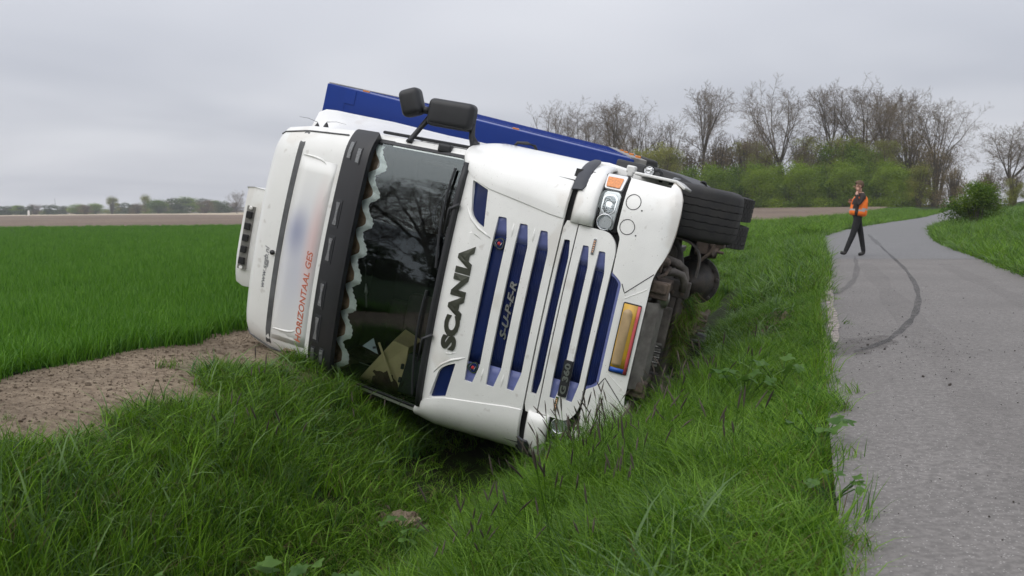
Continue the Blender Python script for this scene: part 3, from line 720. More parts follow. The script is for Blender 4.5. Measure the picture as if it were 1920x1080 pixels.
# --- bumper
bo = [(-1.235, .735), (-.80, .735), (-.76, .70), (-.47, .693), (-.45, .66), (-.41, .605), (.41, .605), (.45, .66), (.47, .693), (.74, .70), (.80, .74), (1.235, .74)]
lo = [(1.245, .42), (1.18, .325), (1.05, .295), (.85, .295), (.68, .32), (.56, .365), (.48, .383), (-.48, .383), (-.56, .365), (-.68, .32), (-.85, .295), (-1.05, .295), (-1.18, .325), (-1.245, .42)]
bump = patch('bumper', rounded(bo, [.03, .02, .02, .01, .03, .05, .05, .03, .01, .02, .02, .03]) + rounded(lo, .09, 4), 0.0, 0.025, M['white'], truck, step=0.07, bevel=0.012)
patch('bumper_inlay', rounded([(-.49, .70), (-.46, .655), (-.42, .60), (.42, .60), (.46, .655), (.49, .70)], [.01, .02, .05, .05, .02, .01]), -0.012, 0.01, M['blue_slat'], truck, bevel=0.0)
patch('bumper_inlay_edge', rounded([(-.475, .70), (-.452, .655), (-.41, .603), (.41, .603), (.452, .655), (.475, .70), (.447, .70), (.43, .66), (.395, .627), (-.395, .627), (-.43, .66), (-.447, .70)], .012), -0.006, 0.01, M['blue_light'], truck, bevel=0.002)
def seam(name, P, r=.0035, off=0.0, mat='gap', parent=None):
    P2 = []
    for i in range(len(P) - 1):
        for k in range(6): P2.append((P[i][0] + (P[i + 1][0] - P[i][0]) * k / 6, P[i][1] + (P[i + 1][1] - P[i][1]) * k / 6))
    P2.append(P[-1])
    return MB().tube([(x, F(x, z) - off, z) for x, z in P2], r, 6).build(name, M[mat], parent or bump)
for sx in (1, -1):
    seam('panel_seam', [(sx * .405, .60), (sx * .34, .565), (sx * .53, .378)])
    seam('bumper_moulding', [(sx * .30, .555), (sx * .385, .43), (sx * .41, .40)], .006, -.003, 'white')
    for xc in (1.03, .835):
        ring = [(sx * xc + .058 * math.cos(t), .665 + .058 * math.sin(t)) for t in np.linspace(0, 2 * math.pi, 33)]
        c = MB().tube([(x, F(x, z) - .0005, z) for x, z in ring], .003, 6, cap=False).build('lamp_cover_seam', M['gap'], bump)
        MB().lathe((sx * (xc - .05), F(xc - .05, .58), .585), (0, -1, 0), [(0, 0), (0, .006), (.003, .006), (.003, 0)], 8).build('screw_hole', M['gap'], bump)
    # return of the bumper round the side to the wheel arch
    rows = []
    for z in (.33, .40, .5, .62, .735):
        rows.append([(sx * (1.236 - .016 * q - .04 * (z < .36)), F(1.24, z) + .005 + (.86 - .42 * max(0, .62 - z) - F(1.24, z)) * q, z) for q in (0, .3, .6, .85, 1)])
    MB().grid(rows if sx < 0 else [r_[::-1] for r_ in rows]).build('bumper_side', M['white'], truck, smooth=True, solid=0.025, bevel=0.01)
    # muddy lip under the corner
    rows = []
    for x, z in ((.53, .375), (.62, .345), (.72, .312), (.85, .298), (1.0, .298), (1.12, .312), (1.2, .35), (1.24, .41)):
        rows.append([(sx * x, F(x, z) + .012, z), (sx * x, F(x, z) + .06, z + .002), (sx * x, F(x, z) + .16, z + .008), (sx * x, F(x, z) + .26, z + .02)])
    MB().grid(rows).build('bumper_lip', M['white_dirty'], truck, smooth=True, solid=0.02)

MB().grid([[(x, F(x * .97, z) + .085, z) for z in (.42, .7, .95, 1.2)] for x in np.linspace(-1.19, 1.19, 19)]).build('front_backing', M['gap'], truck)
# --- headlamps
for sx in (1, -1):
    def pol(P, r=.015): 
        P = [(sx * x, z) for x, z in P]; P = P if sx > 0 else P[::-1]
        return rounded(P, r)
    hl = patch('headlamp', pol([(.765, .745), (1.215, .755), (1.205, .945), (.765, .94)]), -0.05, 0.05, M['gap'], truck, step=.08)
    patch('lamp_bezel', pol([(.785, .782), (1.055, .778), (1.075, .80), (1.07, .89), (1.05, .91), (.788, .908)], .02), -0.022, 0.03, M['lamp_silver'], hl, step=.07, bevel=.006)
    hexa = [(.885, .84), (.925, .795), (1.025, .792), (1.052, .82), (1.048, .885), (1.02, .908), (.925, .908), (.89, .875)]
    patch('lamp_rim', pol(hexa, .012), -0.012, 0.02, M['chrome_plain'], hl, step=.07, bevel=.004)
    hx2 = [(.90, .84), (.932, .805), (1.02, .802), (1.04, .825), (1.036, .88), (1.015, .897), (.932, .897), (.903, .868)]
    patch('main_reflector', pol(hx2, .012), -0.008, 0.006, M['chrome'], hl, step=.02, bevel=0, dep=lambda x, z: .0 + .02 * math.sin(abs(x) * 60) * .15 + .012 * ((abs(x) - .97) ** 2 + (z - .85) ** 2 < .0004))
    yc_ = F(.835, .85)
    MB().lathe((sx * .832, yc_ + .012, .85), (0, -1, 0), [(0, .063), (.014, .065), (.016, .056), (-.01, .052)], 28).build('lamp_rim', M['chrome_plain'], hl, smooth=True)
    MB().lathe((sx * .832, yc_ + .018, .85), (0, -1, 0), [(0, .054), (-.012, .04), (-.022, .02), (-.02, .012), (-.004, .009), (-.004, 0)], 24).build('dip_reflector', M['chrome'], hl, smooth=True)
    patch('lamp_cover', pol([(.772, .77), (1.065, .77), (1.08, .80), (1.075, .91), (1.05, .93), (.772, .93)], .02), -0.002, 0, M['lens'], hl, step=.06, bevel=0)
    ind = patch('indicator', pol([(1.09, .785), (1.21, .77), (1.205, .935), (1.09, .925)], .015), -0.02, 0.03, M['lamp_silver'], hl, step=.05, bevel=.004)
    patch('indicator_lens', pol([(1.108, .805), (1.186, .795), (1.182, .922), (1.108, .914)], .008), -0.010, 0.02, M['amber'], hl, step=.04, bevel=.003)
    # little round lamp on a bent bracket at the bumper corner
    s_ = MB().lathe((sx * 1.285, .30, .63), (0, -1, 0), [(-.02, 0), (-.02, .04), (.012, .05), (.03, .05), (.03, .043), (.026, .04)], 24)
    s_.tube([(sx * 1.30, .34, .61), (sx * 1.305, .36, .565), (sx * 1.29, .38, .545), (sx * 1.22, .40, .54)], .016, 8)
    sl = s_.build('spot_lamp', M['black_plastic'], truck, smooth=True)
    MB().lathe((sx * 1.285, .275, .63), (0, -1, 0), [(0, .04), (.004, .025), (.006, 0)], 20).build('lamp_lens', M['chrome'], sl, smooth=True)
    g = MB().grid([[(sx * (1.215 + .065 * math.sin(a * 1.5)), .50 - .03 * a, .44 - .045 * a + w_) for w_ in (0, .05)] for a in np.linspace(0, 1, 7)])
    g.build('corner_fin', material('grey_fin', (.25, .26, .28), .5) if sx > 0 else M['alu'], truck, smooth=True, solid=0.012)
# --- number plate
npf = patch('number_plate', rounded([(-.278, .408), (.278, .408), (.278, .552), (-.278, .552)], .012), 0.014, 0.014, M['black_plastic'], truck, bevel=0.002)
patch('plate_face', [(-.235, .436), (.268, .436), (.268, .543), (-.235, .543)], 0.018, 0.004, M['plate_yellow'], npf, bevel=0)
patch('eu_band', [(-.27, .436), (-.236, .436), (-.236, .543), (-.27, .543)], 0.018, 0.004, M['plate_blue'], npf, bevel=0)
patch('advert_strip', [(-.27, .411), (.268, .411), (.268, .435), (-.27, .435)], 0.018, 0.004, M['plate_pink'], npf, bevel=0)
patch('plate_worn_area', rounded([(-.22, .466), (.20, .462), (.235, .49), (.215, .538), (-.22, .538)], .02), 0.0235, 0.002, M['plate_text'], npf, bevel=0)

# --- lettering (curve text turned into real, extruded letters)
def letters(body, name, x0, x1, zbase, height, mat, parent, off, depth=0.008, bold=0.0, shear=0.0, single=False, spacing=1.0):
    """text along +x on the cab front from x0 to x1, cap height as given"""
    cu = bpy.data.curves.new(name, 'FONT'); cu.body = body; cu.size = 1.0; cu.offset = bold; cu.extrude = 0.0; cu.resolution_u = 4; cu.shear = shear; cu.space_character = spacing
    tmp = bpy.data.objects.new(name, cu); COL.objects.link(tmp)
    bpy.context.view_layer.update()
    me = bpy.data.meshes.new_from_object(tmp.evaluated_get(bpy.context.evaluated_depsgraph_get()))
    bpy.data.objects.remove(tmp); bpy.data.curves.remove(cu)
    co = np.empty(len(me.vertices) * 3); me.vertices.foreach_get('co', co); co = co.reshape(-1, 3)
    faces = [tuple(p.vertices) for p in me.polygons]; bpy.data.meshes.remove(me)
    x_lo, x_hi = co[:, 0].min(), co[:, 0].max()
    top = 0.729 + bold; bot = -bold
    X = x0 + (co[:, 0] - x_lo) / (x_hi - x_lo) * (x1 - x0); Z = zbase + (co[:, 1] - bot) / (top - bot) * height
    # islands = letters
    par = list(range(len(co)))
    def find(a):
        while par[a] != a: par[a] = par[par[a]]; a = par[a]
        return a
    for q in faces:
        for k in q[1:]: par[find(k)] = find(q[0])
    groups = {}
    for q in faces: groups.setdefault(find(q[0]) if not single else 0, []).append(q)
    out = []
    for gk in sorted(groups, key=lambda k: min(X[i] for q in groups[k] for i in q)):
        fs = groups[gk]; ids = sorted({i for q in fs for i in q}); mp = {i: k for k, i in enumerate(ids)}
        bm = bmesh.new(); vs = [bm.verts.new((X[i], 0, Z[i])) for i in ids]
        for q in fs:
            try: bm.faces.new([vs[mp[i]] for i in q])
            except ValueError: pass
        n = int((max(X[i] for i in ids) - min(X[i] for i in ids)) / .1); lo_ = min(X[i] for i in ids); hi_ = max(X[i] for i in ids)
        for k in range(1, n + 1):
            bmesh.ops.bisect_plane(bm, geom=bm.verts[:] + bm.edges[:] + bm.faces[:], dist=1e-5, plane_co=(lo_ + (hi_ - lo_) * k / (n + 1), 0, 0), plane_no=(1, 0, 0))
        for v_ in bm.verts: v_.co.y = F(v_.co.x, v_.co.z) - off
        bmesh.ops.recalc_face_normals(bm, faces=bm.faces)
        if sum(f_.normal.y * f_.calc_area() for f_ in bm.faces) > 0: bmesh.ops.reverse_faces(bm, faces=bm.faces)
        m2 = bpy.data.meshes.new(name); bm.to_mesh(m2); bm.free()
        o = link(name, m2, parent, mat); md = o.modifiers.new('solid', 'SOLIDIFY'); md.thickness = depth; md.offset = -1
        out.append(o)
    return out
letters('SCANIA', 'letter', -.475, .405, 1.835, .142, M['letters'], truck, .014, .012, bold=.058, spacing=1.0)
letters('S·U·P·E·R'.replace('·', '-'), 'model_lettering', -.27, .205, 1.432, .058, M['silver'], truck, -.015, .012, bold=.022, shear=.35, single=True)
bdg = patch('badge', rounded([(-.585, .838), (-.285, .838), (-.285, .908), (-.585, .908)], .012), 0.018, 0.03, M['black_plastic'], truck, bevel=.003)
letters('G 360', 'badge_lettering', -.562, -.308, .849, .048, M['silver'], bdg, .024, .007, bold=.03, single=True)
letters('www.sggb.nl', 'web_address', -.46, -.08, 3.86, .052, M['print_black'], cab, .004, .002, bold=-.008, shear=.3, single=True)
letters('HORIZONTAAL GES', 'slogan', -.86, -.02, 3.395, .062, M['print_orange'], cab, .004, .002, bold=.012, shear=.2, single=True)
# faded print of the company mark on the roof panel: soft patches of blue-grey and pink
pm = bpy.data.materials.new('faded_company_print'); pm.use_nodes = True; pn = pm.node_tree; pp = pn.nodes['Principled BSDF']; pp.inputs['Roughness'].default_value = .42
tcx = pn.nodes.new('ShaderNodeTexCoord')
def soft(c, sx_, sz_):
    mp = pn.nodes.new('ShaderNodeMapping'); mp.vector_type = 'POINT'
    mp.inputs['Location'].default_value = (-c[0] / sx_, 0, -c[1] / sz_); mp.inputs['Scale'].default_value = (1 / sx_, 0, 1 / sz_)
    pn.links.new(tcx.outputs['Object'], mp.inputs[0])
    ln = pn.nodes.new('ShaderNodeVectorMath'); ln.operation = 'LENGTH'; pn.links.new(mp.outputs[0], ln.inputs[0])
    q = pn.nodes.new('ShaderNodeMapRange'); q.interpolation_type = 'SMOOTHSTEP'; q.inputs[1].default_value = 1; q.inputs[2].default_value = 0; pn.links.new(ln.outputs[1], q.inputs[0]); return q.outputs[0]
cur = None
for (c, sx_, sz_, col_, a_) in (((-.15, 3.55), .95, .30, (.50, .51, .60), .75), ((.12, 3.60), .30, .16, (.30, .32, .45), .85), ((.05, 3.42), .75, .12, (.68, .46, .44), .7)):
    f_ = soft(c, sx_, sz_); s2 = pn.nodes.new('ShaderNodeMath'); s2.operation = 'MULTIPLY'; s2.inputs[1].default_value = a_; pn.links.new(f_, s2.inputs[0])
    q = pn.nodes.new('ShaderNodeMixRGB'); pn.links.new(s2.outputs[0], q.inputs[0])
    if cur is None: q.inputs[1].default_value = (.80, .80, .775, 1)
    else: pn.links.new(cur, q.inputs[1])
    q.inputs[2].default_value = (*col_, 1); cur = q.outputs[0]
pn.links.new(cur, pp.inputs['Base Color'])
patch('roof_print', [(-.9, 3.345), (.78, 3.345), (.78, 3.715), (-.9, 3.715)], .002, .001, pm, cab, bevel=0)
# round emblems
for ex, ez in ((.475, 1.652), (-.565, 1.655)):
    y_ = F(ex, ez) + .03
    P = [(math.cos(t) * (.046 + .005 * math.cos(3 * t + 1.5)), math.sin(t) * (.046 + .005 * math.cos(3 * t + 1.5))) for t in np.linspace(0, 2 * math.pi, 25)[:-1]]
    def disc(k, y0, th): 
        n = len(P); v_ = [(ex + a * k, y0, ez + b * k) for a, b in P] + [(ex + a * k, y0 - th, ez + b * k) for a, b in P]
        return v_, [tuple(range(n, 2 * n))[::-1]] + [(i, (i + 1) % n, n + (i + 1) % n, n + i) for i in range(n)]
    e = mesh('emblem', *disc(1, y_, .018), M['black_plastic'], truck)
    v1, f1 = disc(.92, y_ - .0178, .003); v2, f2 = disc(.80, y_ - .0205, .003)
    mesh('emblem_ring', v1, f1, M['chrome_plain'], e); mesh('emblem_field', v2, f2, M['blue'], e)
    g = MB().lathe((ex, y_ - .0232, ez), (0, -1, 0), [(0, .015), (.006, .011), (.008, 0)], 12); g.build('emblem_head', M['red'], e)
    g = MB().tube([(ex - .02, y_ - .024, ez - .012), (ex - .008, y_ - .03, ez - .018), (ex + .012, y_ - .026, ez - .026)], .004, 6)
    g.tube([(ex - .026, y_ - .024, ez + .012), (ex + .0, y_ - .027, ez + .03), (ex + .024, y_ - .024, ez + .016)], .004, 6); g.build('emblem_crown', M['chrome_plain'], e)
# small position lamps on the lower grille panel
for xq, zq in ((.63, .885), (-.655, .905)):
    a = patch('position_lamp', rounded([(xq - .062, zq - .012), (xq + .062, zq - .012), (xq + .062, zq + .012), (xq - .062, zq + .012)], .006), .012, .014, M['chrome_plain'], truck, bevel=.002)
    for k in range(6):
        MB().box((xq - .042 + .0168 * k, F(xq, zq) - .013, zq), (.010, .006, .014)).build('amber_led', M['amber_led'], a, bevel=.002)
# handle slot on lower grille
patch('grille_latch', rounded([(-.03, .885), (.07, .885), (.07, .91), (-.03, .905)], .01), -.02, .01, M['gap'], truck, bevel=0)

# --- wipers
for x0, x1, z1 in ((-.95, -.05, 2.19), (.15, .98, 2.18)):
    b0 = (x0 + .1, F(x0, 2.09) - .05, 2.09); 
    w_ = MB().tube([(x0 + .55, F(x0 + .5, 2.06) - .04, 2.06), (x0 + .5, F(x0 + .5, 2.14) - .05, 2.14), (x0 + .3, F(x0 + .3, 2.19) - .05, z1 - .04)], [.018, .014, .010], 8)
    wp = w_.build('wiper', M['black_plastic'], truck, smooth=True)
    xs_ = np.linspace(x0, x1, 9); zz_ = [z1 - .03 + .05 * math.sin(a * 2.4) for a in np.linspace(0, 1, 9)]
    MB().tube([(x, F(x, z) - .03, z) for x, z in zip(xs_, zz_)], .011, 6).build('wiper_blade', M['black_plastic'], wp)
MB().tube([(x, F(x, 2.10) - .02, 2.10) for x in np.linspace(-1.04, 1.04, 15)], .028, 8).build('scuttle_rail', M['black_plastic'], truck, smooth=True)

# --- mirrors on the upper side
def roundbox(name, c, d, ang, mat, parent, r=.05, nx=None):
    bm = bmesh.new(); bmesh.ops.create_cube(bm, size=1)
    for v_ in bm.verts: v_.co = Vector((v_.co.x * d[0], v_.co.y * d[1], v_.co.z * d[2]))
    bmesh.ops.bevel(bm, geom=bm.edges[:], offset=r, segments=5, profile=.55, affect='EDGES', clamp_overlap=True)
    bmesh.ops.rotate(bm, verts=bm.verts, cent=(0, 0, 0), matrix=Matrix.Rotation(ang, 3, 'Y'))
    for v_ in bm.verts: v_.co += Vector(c)
    for f_ in bm.faces: f_.smooth = True
    me = bpy.data.meshes.new(name); bm.to_mesh(me); bm.free(); return link(name, me, parent, mat)
mir = roundbox('mirror', (1.40, .52, 2.405), (.235, .17, .41), R(-2), M['black_plastic'], truck, .055)
MB().tube([(1.30, .432, 2.57), (1.297, .43, 2.42), (1.30, .432, 2.25)], .006, 6).build('mirror_seam', M['gap'], mir)
roundbox('mirror_glass', (1.40, .606, 2.405), (.19, .01, .36), R(-2), M['chrome_plain'], mir, .004)
wm = roundbox('wide_angle_mirror', (1.435, .50, 2.775), (.235, .16, .19), R(-24), M['black_plastic'], truck, .055)
MB().tube([(1.40, .52, 2.60), (1.39, .51, 2.70)], .033, 10).build('mirror_link', M['black_plastic'], mir, smooth=True)
MB().tube([(1.10, .46, 2.72), (1.13, .48, 2.715), (1.24, .52, 2.665), (1.34, .54, 2.61)], [.030, .024, .022, .028], 10).build('mirror_arm', M['black_plastic'], mir, smooth=True)
MB().tube([(1.12, .55, 2.17), (1.20, .54, 2.165), (1.26, .53, 2.20), (1.36, .53, 2.21)], [.040, .042, .028, .022], 10).build('mirror_arm', M['black_plastic'], mir, smooth=True)
MB().tube([(1.17, .54, 2.16), (1.225, .54, 2.16)], [.045, .036], 12).build('mirror_base', M['black_plastic'], mir, smooth=True)
roundbox('frame_stay', (1.115, .40, 2.36), (.075, .08, .12), R(0), M['black_plastic'], truck, .02)
# door handle and the small print beside it
MB().tube([(1.25, .92, 1.93), (1.29, .93, 1.91), (1.302, .93, 1.82), (1.292, .93, 1.75), (1.25, .92, 1.72)], [.014, .014, .015, .014, .016], 8).build('door_handle', M['black_plastic'], truck, smooth=True)
roundbox('handle_plate', (1.236, .98, 1.80), (.02, .10, .26), 0, M['black_plastic'], truck, .008)
g = MB()
for k in range(4):
    for j in range(3): g.box((1.262, .70 - .05 * j, 1.86 + .036 * k - .02 * j), (.0016, .03, .018))
g.build('door_print', M['print_blue'], truck)

# --- wheels
def tyre_mesh(rr, w, ribs, seed=0):
    """ribbed road tyre: lathe with wavy grooves"""
    n = 150; prof = [(-w * .34, rr * .56), (-w * .46, rr * .66), (-w * .5, rr * .80), (-w * .475, rr * .91), (-w * .445, rr * .95), (-w * .42, rr * .966)]
    gs = np.linspace(-w * .40, w * .40, ribs + 1); gw = .0042
    for k in range(ribs):
        a, b = gs[k] + gw, gs[k + 1] - gw; cr_ = lambda q: rr * (1 - .030 * (abs(q) / (w * .42)) ** 3)
        if k: prof += [(gs[k] - gw * .6, rr - .012), (gs[k] + gw * .6, rr - .012)]
        prof += [(a, cr_(a)), ((a + b) / 2, cr_((a + b) / 2)), (b, cr_(b))]
    prof += [(w * .42, rr * .966), (w * .445, rr * .95), (w * .475, rr * .91), (w * .5, rr * .80), (w * .46, rr * .66), (w * .34, rr * .56)]
    g = MB().lathe((0, 0, 0), (1, 0, 0), prof, n)
    m = len(prof); a = 0
    for k in range(n):
        for i in range(m):
            p = Vector(g.v[k * m + i]); r_ = math.hypot(p.y, p.z)
            if r_ > rr * .97 and abs(p.x) < w * .36:
                st_ = (k % 5) / 5.0; p.x += .005 * (1 if k % 5 < 1 else -.2)
                if k % 5 == 0: q = 1 - .004 / rr; p.y *= q; p.z *= q
                g.v[k * m + i] = tuple(p)
    return g
def block_tyre(rr, w):
    prof = [(-w * .34, rr * .56), (-w * .46, rr * .66), (-w * .5, rr * .80), (-w * .48, rr * .95), (-w * .44, rr * .965), (0, rr * .965), (w * .44, rr * .965), (w * .48, rr * .95), (w * .5, rr * .80), (w * .46, rr * .66), (w * .34, rr * .56)]
    g = MB().lathe((0, 0, 0), (1, 0, 0), prof, 64)
    nb = 46
    for k in range(nb):
        for c in range(5):
            t = 2 * math.pi * (k + .5 * (c % 2)) / nb; x = (c - 2) * w * .186
            rm = Matrix.Rotation(t, 3, 'X')
            g.box(rm @ Vector((x, 0, rr * .98)), (w * .166, 2 * math.pi * rr / nb * .86, rr * .04), rm)
    return g
tg_f, tg_r = tyre_mesh(.56, .47, 6), block_tyre(.525, .30)
def rim_mesh(w):
    g = MB().lathe((0, 0, 0), (1, 0, 0), [(-w * .36, .285), (-w * .3, .27), (w * .2, .265), (w * .3, .28), (w * .36, .29)], 32)
    g.lathe((w * .08, 0, 0), (1, 0, 0), [(0, .27), (.02, .2), (.06, .14), (.10, .11), (.11, 0)], 32)
    for k in range(10):
        t = 2 * math.pi * k / 10; g.tube([(w * .08, .17 * math.cos(t), .17 * math.sin(t)), (w * .08 + .06, .17 * math.cos(t), .17 * math.sin(t))], .016, 6)
    return g
rf = rim_mesh(.34)
def wheel(x, y, z, g, rear, first=[None, None, None]):
    o = MB(); o.v = list(g.v); o.f = list(g.f); o.mi = list(g.mi)
    k = 1 if rear else 0
    if first[k] is None: 
        t_ = o.build('wheel', M['rubber'], truck, smooth=not rear); first[k] = t_.data
        if not rear: t_.data.set_sharp_from_angle(angle=R(22))
    else: t_ = link('wheel', first[k], truck)
    t_.location = (x, y, z)
    if x < 0: t_.rotation_euler = (0, 0, math.pi)
    if first[2] is None: r_ = rf.build('rim', M['steel_dirty'], t_, smooth=True); first[2] = r_.data
    else: r_ = link('rim', first[2], t_)
    return t_
for sx in (1, -1):
    wheel(sx * 1.025, 1.45, .475, tg_f, False)
    wheel(sx * 1.075, 5.1, .50, tg_r, True); wheel(sx * .735, 5.1, .50, tg_r, True)
# --- chassis, axles and what shows underneath
g = MB()
for sx in (1, -1): g.box((sx * .39, 3.3, .88), (.07, 5.6, .24))
for y in (.5, 1.9, 3.2, 4.6, 5.9): g.box((0, y, .86), (.74, .12, .18))
g.build('chassis_frame', M['steel_dark'], truck, bevel=.008)
g = MB().box((0, 1.0, .82), (.72, 1.2, .58)).box((0, 1.7, .66), (.46, .7, .42)).lathe((0, 2.1, .62), (0, 1, 0), [(0, .0), (0, .26), (.5, .2), (.52, 0)], 20)
g.build('engine', M['steel_dark'], truck, bevel=.03)
g = MB().tube([(.92, 1.45, .515), (.74, 1.45, .50), (.60, 1.43, .40), (.45, 1.42, .345), (-.45, 1.42, .345), (-.60, 1.43, .40), (-.74, 1.45, .50), (-.92, 1.45, .515)], [.075, .085, .075, .07, .07, .075, .085, .075], 10)
g.build('front_axle', M['steel_dark'], truck, smooth=True)
for sx in (1, -1):
    g = MB(); g.grid([[(sx * .46 - .05 + w_, y, z) for w_ in (0, .1)] for y, z in ((.55, .56), (.8, .47), (1.1, .42), (1.45, .40), (1.8, .43), (2.2, .54))])
    g.build('leaf_spring', M['steel_dark'], truck, solid=.045)
    g = MB().grid([[(sx * (.78 - .30 * a + .09 * math.sin(a * 3.1)), .98 + .05 * math.sin(a * 2.2) + w_, .40 - .24 * math.sin(min(1, a * 1.2) * 1.6)) for w_ in (0, .10)] for a in np.linspace(0, 1, 12)])
    g.build('cab_stay', M['steel_dark'], truck, smooth=True, solid=.02, bevel=.004)
    MB().box((sx * .40 + .02, .42, .335), (.085, .50, .12)).box((sx * .40, .22, .33), (.14, .05, .15)).build('towing_bracket', M['steel_rust'], truck, bevel=.012)
    b_ = MB().box((sx * .40, .66, .235), (.145, .075, .19)); bq = b_.build('bar_clamp', M['steel_dark'], truck, bevel=.01)
    for z in (.19, .27): MB().lathe((sx * .40 - .03 * sx, .622, z), (0, -1, 0), [(0, .016), (.014, .016), (.016, 0)], 6).build('bolt', M['steel_rust'], bq)
MB().tube([(.62, .66, .40), (.60, .66, .28), (.565, .66, .225), (.50, .66, .20), (-.50, .66, .20), (-.58, .66, .225), (-.62, .66, .30), (-.62, .66, .42)], .036, 12).build('stabiliser_bar', M['steel_dirty'], truck, smooth=True)
MB().tube([(.53, .38, .36), (.545, .45, .28), (.53, .50, .215), (.47, .53, .185), (.40, .55, .19)], .032, 12).build('hose', M['steel_dirty'], truck, smooth=True)
MB().tube([(.60, .36, .42), (.62, .40, .38), (.60, .44, .35)], .045, 10).box((.57, .34, .40), (.09, .06, .07)).tube([(.48, .30, .385), (.52, .34, .33), (.58, .40, .31)], .016, 8).build('steering_joint', M['steel_rust'], truck, bevel=.006)
pan_ = MB()
rows = []
for x in np.linspace(-.40, .30, 9):
    e = min(1, min(x + .40, .30 - x) / .06 + .35)
    rows.append([(x, .10, .385), (x, .14, .36), (x, .19, .30 + .03 * (1 - e)), (x, .32, .275 + .03 * (1 - e)), (x, .42, .29), (x, .46, .37)])
pan_.grid(rows); pan_.build('sump_guard', M['pan'], truck, smooth=True, solid=.02, bevel=.004)
MB().box((.08, .53, .29), (.34, .05, .13)).box((-.05, .56, .31), (.16, .06, .10)).build('under_plate', M['steel_dirty'], truck, bevel=.012)
MB().lathe((.335, .28, .36), (0, .5, -1), [(0, 0), (0, .07), (.09, .075), (.1, .06), (.11, 0)], 18).build('filter', M['alu'], truck, smooth=True)
g = MB()
for k in range(9): g.tube([(-.06 - .022 * k, .50, .33), (-.06 - .022 * k, .50 + .02 * (k % 2), .245)], .011, 6)
g.build('cooler_fins', M['alu'], truck)
g = MB().tube([(-.45, .58, .36), (-.52, .60, .30), (-.60, .62, .30), (-.75, .66, .34)], .04, 10).box((-.55, .45, .36), (.22, .3, .06)); g.build('hose', M['steel_dark'], truck, smooth=True)
# rear axle with its differential
dif = MB().lathe((.10, 5.15, .47), (0, -1, 0), [(0, .0), (-.02, .29), (.10, .31), (.15, .305), (.16, .25), (.30, .22), (.42, .15), (.50, .10), (.56, .0)], 36)
dif.tube([(-.7, 5.1, .5), (.8, 5.1, .5)], .11, 14)
dx_ = dif.build('rear_axle', M['steel_dark'], truck, smooth=True); dx_.data.set_sharp_from_angle(angle=R(45))
for k in range(14):
    t = 2 * math.pi * k / 14; MB().lathe((.10 + .28 * math.cos(t), 4.995, .47 + .28 * math.sin(t)), (0, -1, 0), [(0, .022), (.03, .02), (.032, 0)], 6).build('bolt', M['steel_dirty'], dx_)
for sx in (1, -1):
    bx0 = .60 if sx > 0 else -.36
    g = MB().box((bx0 - .05, 4.75, .36), (.14, .60, .12)).box((bx0 + .06, 4.55, .26), (.15, .26, .17)).box((bx0, 4.42, .42), (.24, .16, .14)).tube([(bx0 - .12, 4.35, .30), (bx0 + .02, 4.5, .22), (bx0 + .14, 4.8, .20)], .035, 8)
    g.tube([(bx0 - .2, 4.3, .40), (bx0 - .08, 4.3, .30), (bx0 + .1, 4.3, .27)], .022, 8).lathe((bx0 - .06, 4.95, .42), (0, 0, 1), [(-.15, .0), (-.15, .12), (-.05, .14), (.05, .12), (.12, .13), (.15, 0)], 16)
    for q in (-.06, .06): g.tube([(bx0 + q, 4.40, .30), (bx0 + q, 4.40, .16)], .02, 6)
    g.build('suspension_bracket', M['steel_rust'], truck, bevel=.01)
g = MB()
for sx in (1, -1):
    g.box((sx * .98, 2.75, .78), (.46, 1.3, .52))
for k, (x, z, r_) in enumerate(((.22, .50, .03), (.05, .47, .022), (-.12, .45, .03), (-.26, .50, .02), (.30, .44, .016))):
    MB().tube([(x, .55, z), (x + .04 * (-1) ** k, .95, z - .03), (x - .03, 1.5, z + .02), (x + .05, 2.4, z + .06)], r_, 8).build('pipe', M['steel_dirty'] if k % 2 else M['steel_dark'], truck, smooth=True)
MB().tube([(.80, 1.62, .42), (.3, 1.64, .36), (-.3, 1.64, .36), (-.80, 1.62, .42)], .025, 8).build('track_rod', M['steel_dirty'], truck, smooth=True)
MB().lathe((.62, 1.25, .46), (0, 1, .1), [(0, 0), (0, .085), (.07, .095), (.14, .09), (.18, .05), (.2, 0)], 16).build('brake_chamber', M['steel_dirty'], truck, smooth=True)
fu = g.build('fuel_tank', M['black_plastic'], truck, bevel=.06)
for y in (2.35, 3.1):
    for sx in (1, -1): MB().box((sx * 1.215, y, .78), (.02, .05, .54)).build('tank_strap', M['alu'], fu)
for sx in (1, -1):
    g = MB().grid([[(sx * x, 5.1 + .66 * math.cos(t), .515 + .62 * math.sin(t)) for x in (.58, .9, 1.24)] for t in np.linspace(.0, math.pi, 14)])
    g.build('mudguard', M['black_plastic'], truck, smooth=True, solid=.02)
    mesh('side_skirt', [(sx * x, y, z) for z, xo in ((.46, 1.265), (.60, 1.31), (.85, 1.338), (1.22, 1.345)) for x, y in ((1.14, 2.0), (xo, 2.05), (xo, 4.15), (1.14, 4.2))],
         [(k * 4 + a, k * 4 + (a + 1) % 4, k * 4 + 4 + (a + 1) % 4, k * 4 + 4 + a) for k in range(3) for a in range(4)] + [(3, 2, 1, 0), (12, 13, 14, 15)], M['black_plastic'], truck, bevel=.02)
MB().lathe((1.27, 3.55, .50), (0, -1, 0), [(-.02, 0), (-.02, .035), (.02, .045), (.03, .045), (.03, .03)], 16).tube([(1.27, 3.58, .50), (1.24, 3.6, .44), (1.18, 3.6, .46)], .02, 8).build('side_lamp', M['black_plastic'], truck, smooth=True)

